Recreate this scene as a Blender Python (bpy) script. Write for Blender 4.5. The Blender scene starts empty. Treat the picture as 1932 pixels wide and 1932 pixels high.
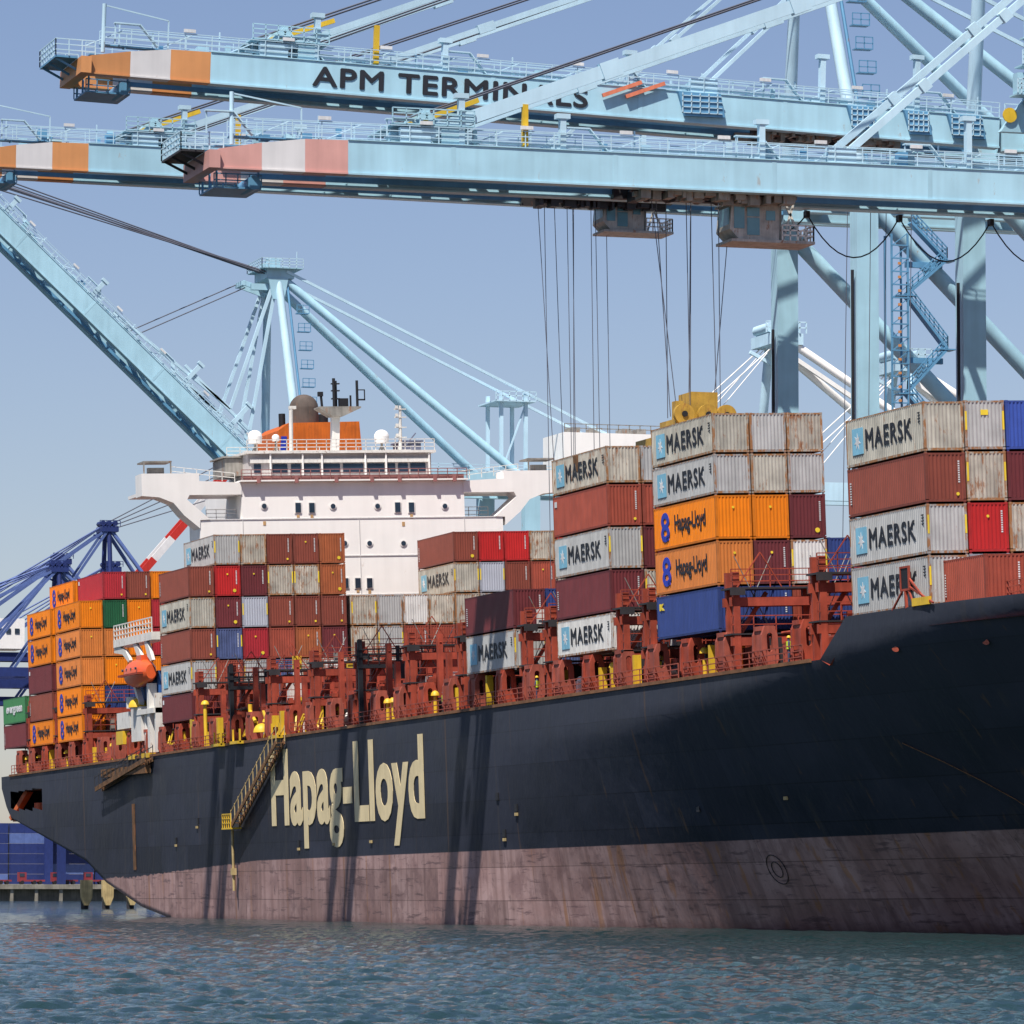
import bpy, bmesh, math, random
from mathutils import Vector, Matrix
random.seed(7)
D = bpy.data; SC = bpy.context.scene; COL = SC.collection
R = math.radians

# ------------------------------------------------------------------ camera, sky, sun, exposure
cam = D.cameras.new("camera"); cam.sensor_width = 36; cam.lens = 36 * 9100 / 1932
cam.clip_start = 1; cam.clip_end = 30000
co = D.objects.new("camera", cam); COL.objects.link(co); SC.camera = co
YAW, PIT = .2982, .0783
fw = Vector((math.sin(YAW) * math.cos(PIT), math.cos(YAW) * math.cos(PIT), math.sin(PIT)))
co.location = (0, 0, 2.5); co.rotation_euler = fw.to_track_quat('-Z', 'Y').to_euler()
SUN = Vector((-.385, -.425, 1)).normalized()
w = D.worlds.new("World"); SC.world = w; w.use_nodes = True
nt = w.node_tree; bg = nt.nodes['Background']
sky = nt.nodes.new('ShaderNodeTexSky'); sky.sky_type = 'NISHITA'; sky.sun_disc = False
sky.sun_elevation = math.asin(SUN.z); sky.sun_rotation = math.atan2(SUN.x, SUN.y)
sky.air_density = 1.0; sky.dust_density = .5; sky.ozone_density = 2.0; sky.altitude = 0
tint = nt.nodes.new('ShaderNodeMix'); tint.data_type = 'RGBA'; tint.blend_type = 'MULTIPLY'
tint.inputs[0].default_value = 1; tint.inputs[7].default_value = (1.01, .955, 1.08, 1)
nt.links.new(sky.outputs[0], tint.inputs[6]); nt.links.new(tint.outputs[2], bg.inputs[0])
bg.inputs[1].default_value = .071
sl = D.lights.new("sun", 'SUN'); sl.energy = 4.95; sl.angle = R(.53); sl.color = (1, .955, .88)
so = D.objects.new("sun", sl); COL.objects.link(so); so.rotation_euler = (-SUN).to_track_quat('-Z', 'Y').to_euler()
SC.view_settings.view_transform = 'Standard'; SC.view_settings.look = 'None'; SC.view_settings.exposure = .42
SC.cycles.max_bounces = 5; SC.cycles.diffuse_bounces = 2; SC.cycles.glossy_bounces = 2

# ------------------------------------------------------------------ frames
HEEL = .0337
MS = Matrix.Translation((124.32, 0, 2.5)) @ Matrix.Rotation(-HEEL, 4, 'Y') @ Matrix.Translation((-21, 0, -2.5))
ID = Matrix.Identity(4)
ORG = {}

# ------------------------------------------------------------------ materials
MAT = {}
def N(nt, t, **k):
    n = nt.nodes.new(t)
    for a, b in k.items(): setattr(n, a, b)
    return n
def paint(name, col, rough=.5, dirt=.15, rust=0., streak=.15, metal=0., rcol=(.26, .10, .035), sc=1.0, spec=.4, bump=0.):
    if name in MAT: return MAT[name]
    m = D.materials.new(name); m.use_nodes = True; nt = m.node_tree; L = nt.links.new
    b = nt.nodes['Principled BSDF']
    b.inputs['Roughness'].default_value = rough; b.inputs['Metallic'].default_value = metal
    b.inputs['Specular IOR Level'].default_value = spec
    tc = N(nt, 'ShaderNodeTexCoord'); oi = N(nt, 'ShaderNodeObjectInfo')
    mu = N(nt, 'ShaderNodeVectorMath', operation='MULTIPLY_ADD')
    cx = N(nt, 'ShaderNodeCombineXYZ')
    for i in range(3): L(oi.outputs['Random'], cx.inputs[i])
    L(cx.outputs[0], mu.inputs[0]); mu.inputs[1].default_value = (91, 47, 0); L(tc.outputs['Object'], mu.inputs[2])
    n1 = N(nt, 'ShaderNodeTexNoise'); n1.inputs['Scale'].default_value = .9 * sc; n1.inputs['Detail'].default_value = 5; L(mu.outputs[0], n1.inputs[0])
    mp = N(nt, 'ShaderNodeMapping'); mp.inputs['Scale'].default_value = (4.5 * sc, 4.5 * sc, .3 * sc); L(mu.outputs[0], mp.inputs[0])
    n2 = N(nt, 'ShaderNodeTexNoise'); n2.inputs['Scale'].default_value = 1; n2.inputs['Detail'].default_value = 4; L(mp.outputs[0], n2.inputs[0])
    def ramp(src, a, bb, va, vb):
        r = N(nt, 'ShaderNodeMapRange'); r.inputs[1].default_value = a; r.inputs[2].default_value = bb
        r.inputs[3].default_value = va; r.inputs[4].default_value = vb; L(src, r.inputs[0]); return r.outputs[0]
    f1 = ramp(n1.outputs[0], .3, .7, 1 - dirt, 1 + dirt * .5)
    f2 = ramp(n2.outputs[0], .35, .68, 1, 1 - streak)
    mm = N(nt, 'ShaderNodeMath', operation='MULTIPLY'); L(f1, mm.inputs[0]); L(f2, mm.inputs[1])
    rv = ramp(oi.outputs['Random'], 0, 1, .9, 1.08)
    m2 = N(nt, 'ShaderNodeMath', operation='MULTIPLY'); L(mm.outputs[0], m2.inputs[0]); L(rv, m2.inputs[1])
    vm = N(nt, 'ShaderNodeVectorMath', operation='SCALE'); vm.inputs[0].default_value = col; L(m2.outputs[0], vm.inputs['Scale'])
    out = vm.outputs[0]
    if rust > 0:
        mp3 = N(nt, 'ShaderNodeMapping'); mp3.inputs['Scale'].default_value = (1.6 * sc, 1.6 * sc, .55 * sc); L(mu.outputs[0], mp3.inputs[0])
        n3 = N(nt, 'ShaderNodeTexNoise'); n3.inputs['Scale'].default_value = 1.4; n3.inputs['Detail'].default_value = 9; n3.inputs['Roughness'].default_value = .72; L(mp3.outputs[0], n3.inputs[0])
        t = .72 - rust * .3
        k = ramp(n3.outputs[0], t - .04, t + .05, 0, .9)
        mx = N(nt, 'ShaderNodeMix', data_type='RGBA'); L(k, mx.inputs[0]); L(out, mx.inputs[6]); mx.inputs[7].default_value = (*rcol, 1)
        out = mx.outputs[2]
    L(out, b.inputs['Base Color'])
    if bump:
        bp = N(nt, 'ShaderNodeBump'); bp.inputs['Strength'].default_value = bump; bp.inputs['Distance'].default_value = .05
        L(n1.outputs[0], bp.inputs['Height']); L(bp.outputs[0], b.inputs['Normal'])
    MAT[name] = m
    return m

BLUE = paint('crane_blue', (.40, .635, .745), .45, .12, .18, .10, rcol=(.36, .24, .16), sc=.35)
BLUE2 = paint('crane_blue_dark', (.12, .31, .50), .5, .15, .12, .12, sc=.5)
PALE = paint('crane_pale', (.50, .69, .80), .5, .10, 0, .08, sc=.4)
ORG1 = paint('stripe_orange', (.62, .27, .10), .5, .10, .02, .08, sc=.5)
PINK = paint('stripe_pink', (.62, .32, .28), .55, .10, .02, .08, sc=.5)
CREAM = paint('stripe_white', (.70, .67, .66), .5, .08, .03, .06, sc=.5)
WHITE = paint('ship_white', (.92, .88, .84), .5, .05, .06, .05, rcol=(.45, .3, .18), sc=.35)
WHITE2 = paint('white_steel', (.74, .71, .66), .5, .12, .3, .12)
GLASS = paint('dark_glass', (.02, .035, .06), .12, .2, 0, 0, spec=.7)
YEL = paint('safety_yellow', (.72, .46, .03), .5, .15, .18, .1)
DKY = paint('spreader_yellow', (.55, .33, .05), .5, .3, .38, .2)
REDO = paint('deck_red', (.37, .062, .032), .6, .35, .12, .25, rcol=(.10, .03, .02))
REDO2 = paint('deck_red_pale', (.36, .085, .055), .65, .25, .15, .25, rcol=(.13, .05, .03))
DARK = paint('dark_steel', (.035, .032, .035), .6, .3, .25, .1, rcol=(.12, .05, .03))
BLACK = paint('black_steel', (.014, .014, .018), .6, .2)
ROPE = paint('wire_rope', (.11, .115, .15), .6, .1)
GREYM = paint('grey_machine', (.30, .28, .25), .6, .35, .4, .2)
RUSTY = paint('rusty_steel', (.17, .085, .035), .8, .4, .5, .3)
NAVY = paint('navy_steel', (.02, .035, .15), .5, .15, .05, .1)
NAVY2 = paint('navy_pale', (.10, .15, .36), .5, .15, .0, .1)
FUN = paint('funnel_orange', (.66, .14, .01), .55, .2, .3, .3, rcol=(.22, .05, .02), sc=.9)
REDP = paint('bright_red', (.55, .03, .02), .5, .1)
LBO = paint('lifeboat_orange', (.72, .11, .03), .35, .08, 0, .05)
CABM = paint('cab_cream', (.50, .47, .42), .6, .3, .35, .25, sc=1.5)
GLZ = paint('cab_glass', (.10, .24, .28), .15, .2, 0, 0, spec=.8)
CONC = paint('concrete', (.30, .27, .22), .9, .3, .2, .3, sc=.5)
PILE = paint('pile_timber', (.58, .43, .20), .9, .3, .25, .3)
LET = paint('hull_letter_cream', (.80, .65, .38), .6, .12, .22, .10, rcol=(.33, .30, .26), sc=.8)
TXB = paint('letter_black', (.02, .022, .03), .6, .1)
TXW = paint('letter_white', (.72, .72, .72), .6, .1)
TXBL = paint('letter_blue', (.015, .04, .42), .5, .1)
LB = paint('emblem_blue', (.23, .52, .68), .5, .1, .05)
YST = paint('sticker_yellow', (.85, .62, .04), .5, .05)
ASPH = paint('asphalt', (.07, .07, .07), .9, .2)
SKIN = paint('skin', (.30, .16, .10), .6, .05)
HIV = paint('hi_vis', (.55, .68, .04), .6, .05)

# ------------------------------------------------------------------ mesh builder
class MB:
    def __init__(s): s.v = []; s.f = []; s.sm = []; s.c = [(0, 0)]
    def cut(s):
        if (len(s.v), len(s.f)) != s.c[-1]: s.c.append((len(s.v), len(s.f)))
        return s
    def split(s, name, mat, parent=None, **k):
        s.cut(); out = []
        for (v0, f0), (v1, f1) in zip(s.c, s.c[1:]):
            p = MB(); p.v = s.v[v0:v1]; p.f = [tuple(i - v0 for i in f) for f in s.f[f0:f1]]; p.sm = s.sm[f0:f1]; out.append(p.build(name, mat, parent, **k))
        return out
    def add(s, vs, fs, sm=False):
        n = len(s.v); s.v += [tuple(p) for p in vs]; s.f += [tuple(n + i for i in f) for f in fs]; s.sm += [sm] * len(fs); return s
    def box(s, x0, x1, y0, y1, z0, z1):
        return s.add([(x, y, z) for z in (z0, z1) for y in (y0, y1) for x in (x0, x1)],
                     [(0, 2, 3, 1), (4, 5, 7, 6), (0, 1, 5, 4), (2, 6, 7, 3), (0, 4, 6, 2), (1, 3, 7, 5)])
    def beam(s, p, q, w, h=None, up=(0, 0, 1)):
        h = h or w; p = Vector(p); q = Vector(q); d = (q - p).normalized()
        u = Vector(up)
        if abs(d.dot(u)) > .98: u = Vector((0, 1, 0))
        a = d.cross(u).normalized() * w / 2; b = a.cross(d).normalized() * h / 2
        vs = [c + i * a + j * b for c in (p, q) for i, j in ((-1, -1), (1, -1), (1, 1), (-1, 1))]
        return s.add(vs, [(0, 1, 2, 3), (7, 6, 5, 4), (0, 4, 5, 1), (1, 5, 6, 2), (2, 6, 7, 3), (3, 7, 4, 0)])
    def tube(s, p, q, r, r2=None, n=10, caps=True):
        r2 = r if r2 is None else r2; p = Vector(p); q = Vector(q); d = (q - p).normalized()
        u = Vector((0, 0, 1)) if abs(d.z) < .95 else Vector((1, 0, 0))
        a = d.cross(u).normalized(); b = a.cross(d)
        vs = [c + rr * (math.cos(t) * a + math.sin(t) * b) for c, rr in ((p, r), (q, r2)) for t in [2 * math.pi * i / n for i in range(n)]]
        s.add(vs, [(i, (i + 1) % n, n + (i + 1) % n, n + i) for i in range(n)], True)
        if caps: s.add(vs, [tuple(range(n))[::-1], tuple(range(n, 2 * n))])
        return s
    def line(s, pts, r, n=5):
        for a, b in zip(pts, pts[1:]): s.tube(a, b, r, n=n)
        return s
    def prism(s, pts, ax, a, b):   # pts 2D outline extruded along axis ax (0 x,1 y,2 z) from a to b
        n = len(pts)
        def P(p, t): return {0: (t, p[0], p[1]), 1: (p[0], t, p[1]), 2: (p[0], p[1], t)}[ax]
        vs = [P(p, a) for p in pts] + [P(p, b) for p in pts]
        return s.add(vs, [tuple(range(n)), tuple(range(2 * n - 1, n - 1, -1))] + [(i, n + i, n + (i + 1) % n, (i + 1) % n) for i in range(n)])
    def rail(s, p, q, h=1.1, step=2.0, r=.035, nr=2):
        p = Vector(p); q = Vector(q); n = max(1, round((q - p).length / step)); U = Vector((0, 0, 1))
        for i in range(n + 1):
            c = p.lerp(q, i / n); s.beam(c, c + U * h, r * 2)
        for k in range(nr):
            o = U * h * (k + 1) / nr; s.beam(p + o, q + o, r * 2)
        return s
    def dome(s, c, r, h=None, n=14, m=6):
        h = h or r; vs = []; fs = []
        for j in range(m + 1):
            t = math.pi / 2 * j / m
            for i in range(n): vs.append((c[0] + r * math.cos(t) * math.cos(2 * math.pi * i / n), c[1] + r * math.cos(t) * math.sin(2 * math.pi * i / n), c[2] + h * math.sin(t)))
        for j in range(m):
            for i in range(n): fs.append((j * n + i, j * n + (i + 1) % n, (j + 1) * n + (i + 1) % n, (j + 1) * n + i))
        return s.add(vs, fs, True)
    def mesh(s, name, org=(0, 0, 0)):
        me = D.meshes.new(name); o = org
        me.from_pydata([(v[0] - o[0], v[1] - o[1], v[2] - o[2]) for v in s.v], [], s.f)
        me.polygons.foreach_set('use_smooth', s.sm); 
        bm = bmesh.new(); bm.from_mesh(me); bmesh.ops.recalc_face_normals(bm, faces=bm.faces); bm.to_mesh(me); bm.free()
        return me
    def build(s, name, mat, parent=None, org=None, M=ID, label=None):
        if parent is not None: org = ORG[parent.name]
        org = org or (0, 0, 0)
        me = s.mesh(name, org); me.materials.append(mat)
        o = D.objects.new(name, me); COL.objects.link(o)
        ORG[o.name] = org
        if parent is not None: o.parent = parent
        else: o.matrix_world = M @ Matrix.Translation(org)
        if label: o['label'] = label
        return o
def tag(o, label, cat=None, group=None, kind=None):
    if label: o['label'] = label
    if cat: o['category'] = cat
    if group: o['group'] = group
    if kind: o['kind'] = kind
    return o
def thing(name, org, label, cat, group=None, M=ID):
    o = D.objects.new(name, None); COL.objects.link(o); ORG[o.name] = tuple(org)
    o.matrix_world = M @ Matrix.Translation(org)
    return tag(o, label, cat, group)
def inst(name, me, parent, loc=(0, 0, 0), mat=None):
    o = D.objects.new(name, me); COL.objects.link(o); o.parent = parent; o.location = loc; ORG[o.name] = ORG.get(parent.name, (0, 0, 0))
    if mat:
        if not me.materials: me.materials.append(mat)
        o.material_slots[0].link = 'OBJECT'; o.material_slots[0].material = mat
    return o

# text meshes, unit cap height, starting at x=0
TX = {}
def text2d(s, bold=0., sp=1.0):
    k = (s, bold, sp)
    if k in TX: return TX[k]
    c = D.curves.new('t', 'FONT'); c.body = s; c.offset = bold; c.space_character = sp; c.resolution_u = 4
    o = D.objects.new('t', c); COL.objects.link(o); bpy.context.view_layer.update()
    me = D.meshes.new_from_object(o.evaluated_get(bpy.context.evaluated_depsgraph_get()))
    D.objects.remove(o)
    vs = [(v.co.x, v.co.y) for v in me.vertices]; fs = [tuple(p.vertices) for p in me.polygons]
    x0 = min(a for a, b in vs); x1 = max(a for a, b in vs)
    c2 = D.curves.new('t', 'FONT'); c2.body = 'H'; c2.offset = bold
    o = D.objects.new('t', c2); COL.objects.link(o); bpy.context.view_layer.update()
    mh = D.meshes.new_from_object(o.evaluated_get(bpy.context.evaluated_depsgraph_get())); D.objects.remove(o)
    hb = min(v.co.y for v in mh.vertices); ht = max(v.co.y for v in mh.vertices)
    vs = [((a - x0) / (x1 - x0), (b - hb) / (ht - hb)) for a, b in vs]
    TX[k] = (vs, fs); return TX[k]
def text_mb(s, O, U, V, width, cap, th=.03, bold=.02, sp=1.0, fat=0):
    """flat raised letters: O lower left, U reading dir, V up; fat = extra stroke width in metres"""
    if fat:
        m = MB(); O = Vector(O); U = Vector(U).normalized(); V = Vector(V).normalized()
        for i, (a, b) in enumerate(((0, 0), (fat, 0), (fat * .5, fat * .5), (fat * .5, -fat * .4))):
            q = text_mb(s, O + U * a + V * b, U, V, width - fat, cap, th + .002 * i, bold, sp); m.add(q.v, q.f)
        return m
    vs, fs = text2d(s, bold, sp); O = Vector(O); U = Vector(U).normalized(); V = Vector(V).normalized(); Nn = U.cross(V) * th
    mb = MB(); n = len(vs)
    P = [O + U * a * width + V * b * cap for a, b in vs]
    mb.add([p + Nn for p in P], fs)
    cnt = {}
    for f in fs:
        for i in range(len(f)):
            e = (f[i], f[(i + 1) % len(f)]); cnt[tuple(sorted(e))] = cnt.get(tuple(sorted(e)), 0) + 1
    side = [e for e in cnt if cnt[e] == 1]
    mb.add([p + Nn for p in P] + P, [(a, b, b + n, a + n) for a, b in side])
    return mb
def star(O, U, V, r, th, n=7):
    O = Vector(O); U = Vector(U); V = Vector(V); Nn = U.cross(V) * th
    pts = []
    for i in range(2 * n):
        a = math.pi / 2 + math.pi * i / n; rr = r if i % 2 == 0 else r * .42
        pts.append(O + (U * math.cos(a) + V * math.sin(a)) * rr)
    c = len(pts); vs = [p + Nn for p in pts] + [O + Nn * 1.05] + pts
    return MB().add(vs, [(i, (i + 1) % c, c) for i in range(c)] + [(i, (i + 1) % c, c + 1 + (i + 1) % c, c + 1 + i) for i in range(c)])

# ------------------------------------------------------------------ water
def water_mat():
    m = D.materials.new('water'); m.use_nodes = True; nt = m.node_tree; L = nt.links.new; b = nt.nodes['Principled BSDF']
    b.inputs['Roughness'].default_value = .05; b.inputs['IOR'].default_value = 1.333; b.inputs['Specular IOR Level'].default_value = .5
    tc = N(nt, 'ShaderNodeTexCoord')
    n0 = N(nt, 'ShaderNodeTexNoise'); n0.inputs['Scale'].default_value = .02; n0.inputs['Detail'].default_value = 3; L(tc.outputs['Object'], n0.inputs[0])
    cr = N(nt, 'ShaderNodeMix', data_type='RGBA'); cr.inputs[6].default_value = (.010, .028, .030, 1); cr.inputs[7].default_value = (.018, .044, .044, 1)
    L(n0.outputs[0], cr.inputs[0]); L(cr.outputs[2], b.inputs['Base Color'])
    mp = N(nt, 'ShaderNodeMapping'); mp.inputs['Scale'].default_value = (1, .8, 1); L(tc.outputs['Object'], mp.inputs[0])
    n1 = N(nt, 'ShaderNodeTexNoise'); n1.inputs['Scale'].default_value = 4.5; n1.inputs['Detail'].default_value = 5; n1.inputs['Roughness'].default_value = .6; L(mp.outputs[0], n1.inputs[0])
    bp = N(nt, 'ShaderNodeBump'); bp.inputs['Strength'].default_value = 1.0; bp.inputs['Distance'].default_value = .10
    L(n1.outputs[0], bp.inputs['Height']); L(bp.outputs[0], b.inputs['Normal'])
    return m
WM = water_mat()
def water():
    import numpy as np
    rs = np.random.RandomState(3)
    NR, NA = 900, 560
    d = 75 * (700 / 75) ** (np.linspace(0, 1, NR) ** 1.15); a = YAW + np.radians(np.linspace(-11, 11, NA))
    dd, aa = np.meshgrid(d, a, indexing='ij'); X = dd * np.sin(aa); Y = dd * np.cos(aa)
    Z = np.zeros_like(X)
    for i in range(90):
        lam = 10 ** rs.uniform(-.45, .62); th = rs.normal(1.8, .75)
        kx, ky = math.cos(th) * 2 * math.pi / lam, math.sin(th) * 2 * math.pi / lam
        amp = .0066 * lam ** .75
        ph = kx * X + ky * Y + rs.uniform(0, 6.28)
        Z += amp * (1 - 2 * np.abs(np.sin(ph / 2)) ** 1.3)
    Z *= np.clip((700 - dd) / 350, 0, 1) * np.clip(1.15 - dd / 500, .3, 1)
    v = np.stack([X, Y, Z], -1).reshape(-1, 3)
    i = np.arange(NR - 1)[:, None] * NA + np.arange(NA - 1)[None]
    f = np.stack([i, i + 1, i + NA + 1, i + NA], -1).reshape(-1, 4)
    me = D.meshes.new('water'); me.vertices.add(len(v)); me.vertices.foreach_set('co', v.ravel())
    me.loops.add(f.size); me.loops.foreach_set('vertex_index', f.ravel()[:].astype('int32'))
    me.polygons.add(len(f)); me.polygons.foreach_set('loop_start', np.arange(len(f)) * 4); me.polygons.foreach_set('use_smooth', np.ones(len(f), bool))
    me.update(); me.validate(); me.materials.append(WM)
    o = D.objects.new('water', me); COL.objects.link(o); tag(o, None, kind='structure')
water()
o = MB().box(-9000, 9000, -3000, 16000, -3, -.42).build('open_water', WM); tag(o, None, kind='structure')

# ------------------------------------------------------------------ quays
q = MB().box(149.5, 900, -200, 640, -2, 3.6).build('quay', CONC); tag(q, None, kind='structure')
q = MB().box(120, 1600, 1332, 1900, 2.9, 4.2).box(120, 1600, 1336, 1900, -2, 2.9)
for k in range(60): q.box(200 + 7 * k, 200.9 + 7 * k, 1332.5, 1333.5, -2, 2.9)
q = q.build('far_quay', CONC); tag(q, None, kind='structure')
for i, (x, y) in enumerate(((136.5, 640), (140.5, 645), (145, 650))):
    t = thing('dolphin_pile', (x, y, 0), ('tall yellow fender pile standing in the water off the stern, leftmost of three', 'yellow fender pile beyond the stern, middle of three', 'yellow fender pile beyond the stern, nearest the hull')[i], 'fender pile', 'fender piles beyond the stern')
    MB().tube((x, y, -2), (x, y, 2.2), .45, .6, n=12).build('pile', DARK, t); MB().prism([(x - .8, 3.9), (x + .8, 3.9), (x + .75, 1.6), (x + .3, .5), (x - .3, .5), (x - .75, 1.6)], 1, y - 1.4, y - .6).build('fender_panel', PILE, t)

# ------------------------------------------------------------------ SHIP
so_ = (21, 365, 0)
SHIP = thing('container_ship', so_, 'large black hulled container ship with white bridge house lying at the quay', 'ship', M=MS)
def zd(Y): return 16.35 + .0053 * (395 - Y)
def hull_mat():
    m = D.materials.new('hull'); m.use_nodes = True; nt = m.node_tree; L = nt.links.new; b = nt.nodes['Principled BSDF']
    b.inputs['Roughness'].default_value = .5; b.inputs['Specular IOR Level'].default_value = .07
    tc = N(nt, 'ShaderNodeTexCoord'); sp = N(nt, 'ShaderNodeSeparateXYZ'); L(tc.outputs['Object'], sp.inputs[0])
    def noise(scale, det, mapsc, rough=.55):
        mp = N(nt, 'ShaderNodeMapping'); mp.inputs['Scale'].default_value = mapsc; L(tc.outputs['Object'], mp.inputs[0])
        n = N(nt, 'ShaderNodeTexNoise'); n.inputs['Scale'].default_value = scale; n.inputs['Detail'].default_value = det; n.inputs['Roughness'].default_value = rough
        L(mp.outputs[0], n.inputs[0]); return n.outputs[0]
    def math_(op, a, b_=None, c=None):
        n = N(nt, 'ShaderNodeMath', operation=op)
        for i, x in enumerate((a, b_, c)):
            if x is None: continue
            if isinstance(x, (int, float)): n.inputs[i].default_value = x
            else: L(x, n.inputs[i])
        return n.outputs[0]
    def rng(x, a, b_, va, vb):
        r = N(nt, 'ShaderNodeMapRange'); r.inputs[1].default_value = a; r.inputs[2].default_value = b_; r.inputs[3].default_value = va; r.inputs[4].default_value = vb
        L(x, r.inputs[0]); return r.outputs[0]
    def mix(f, a, b_):
        n = N(nt, 'ShaderNodeMix', data_type='RGBA')
        if isinstance(f, (int, float)): n.inputs[0].default_value = f
        else: L(f, n.inputs[0])
        for i, x in ((6, a), (7, b_)):
            if isinstance(x, tuple): n.inputs[i].default_value = (*x, 1)
            else: L(x, n.inputs[i])
        return n.outputs[2]
    Yc, Z = sp.outputs[1], sp.outputs[2]
    st = noise(1, 5, (.6, .9, .035)); st2 = noise(1, 3, (.25, .32, .012)); cl = noise(.12, 5, (1, 1, 1.6)); fine = noise(.9, 7, (1, 1, 1), .7)
    # black paint: dusty grey-blue with plate bands
    pl = N(nt, 'ShaderNodeTexBrick'); cb = N(nt, 'ShaderNodeCombineXYZ'); L(Yc, cb.inputs[0]); L(Z, cb.inputs[1]); L(cb.outputs[0], pl.inputs[0])
    pl.inputs['Scale'].default_value = 1; pl.inputs['Brick Width'].default_value = 11; pl.inputs['Row Height'].default_value = 2.45; pl.inputs['Mortar Size'].default_value = .035
    pl.inputs['Color1'].default_value = (.74, .74, .74, 1); pl.inputs['Color2'].default_value = (1.14, 1.14, 1.14, 1); pl.inputs['Mortar'].default_value = (.52, .52, .52, 1); pl.offset = .5
    blk = mix(rng(cl, .35, .65, 0, 1), (.014, .017, .029), (.037, .041, .059))
    v = N(nt, 'ShaderNodeVectorMath', operation='MULTIPLY'); L(blk, v.inputs[0]); L(pl.outputs[0], v.inputs[1]); blk = v.outputs[0]
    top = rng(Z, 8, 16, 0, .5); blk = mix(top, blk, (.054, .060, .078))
    blk = mix(rng(st, .60, .72, 0, .30), blk, (.085, .07, .055))
    blk = mix(rng(noise(1, 3, (.8, .8, .02)), .66, .70, 0, .35), blk, (.14, .08, .04))
    # boot topping
    bt = mix(rng(cl, .35, .65, 0, 1), (.29, .17, .155), (.43, .29, .275))
    bt = mix(rng(st, .46, .62, 0, .5), bt, (.17, .10, .09))
    bt = mix(rng(noise(1, 3, (.7, .7, .02)), .60, .66, 0, .5), bt, (.34, .15, .045))
    scr = noise(1, 6, (.22, .22, 2.6), .65); bt = mix(rng(scr, .57, .64, 0, .7), bt, (.11, .07, .075))
    bt = mix(rng(noise(.35, 5, (1, 1, 1.2), .6), .52, .60, 0, .45), bt, (.17, .10, .10))
    bt = mix(rng(fine, .58, .70, 0, .6), bt, (.09, .06, .06))
    v2 = N(nt, 'ShaderNodeVectorMath', operation='MULTIPLY'); L(bt, v2.inputs[0]); L(pl.outputs[0], v2.inputs[1]); bt = v2.outputs[0]
    low = rng(math_('ADD', Z, math_('MULTIPLY', fine, 1.6)), .9, 2.0, .8, 0); bt = mix(low, bt, (.075, .035, .035))
    # line height: rises gently towards the bow, lower and ragged aft
    ln = math_('MULTIPLY_ADD', Yc, -.0045, 6.03)
    aft = rng(Yc, 45, 95, 0, -1.1); ln = math_('ADD', ln, aft)
    ln = math_('ADD', ln, math_('MULTIPLY', rng(Yc, 40, 90, .04, .9), math_('SUBTRACT', fine, .5)))
    msk = rng(math_('SUBTRACT', Z, ln), -.03, .03, 0, 1)
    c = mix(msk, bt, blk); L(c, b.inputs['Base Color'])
    bp = N(nt, 'ShaderNodeBump'); bp.inputs['Strength'].default_value = .75; bp.inputs['Distance'].default_value = .12
    L(noise(.45, 3, (1, 1, .7)), bp.inputs['Height']); L(bp.outputs[0], b.inputs['Normal'])
    rr = rng(cl, .3, .7, .42, .62); L(rr, b.inputs['Roughness'])
    return m
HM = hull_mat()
def topz(Y):
    if Y <= 266: return 19.35
    if Y < 270.5: return 19.35 + (zd(Y) - 19.35) * (Y - 266) / 4.5
    return zd(Y)
def inset(Y, z):     # how far the shell sits inboard of the parallel side
    if Y >= 344: return 0
    u = (344 - Y) / 136; low = 21.2 * u ** 1.2
    top = 21.2 * (max(0, 256 - Y) / 60) ** 1.7
    zt = 13.8 + max(0, 312 - Y) * .07
    b = max(0, min(1.25, (zt - z) / zt))
    i = top + max(0, low - top) * b
    if z > zt: i += 0
    return min(21.2, i)
kn = [(440, -3), (444.3, .6), (456.4, 1.64), (472.1, 4.0), (481.4, 6.2), (494.6, 7.9), (519.9, 11.1), (522.4, 12.4), (526, 15.4), (530, 16)]
def zk(Y):
    if Y <= 440: return -3
    for (a, b), (c, d) in zip(kn, kn[1:]):
        if a <= Y <= c: return b + (d - b) * (Y - a) / (c - a)
    return 16
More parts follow.
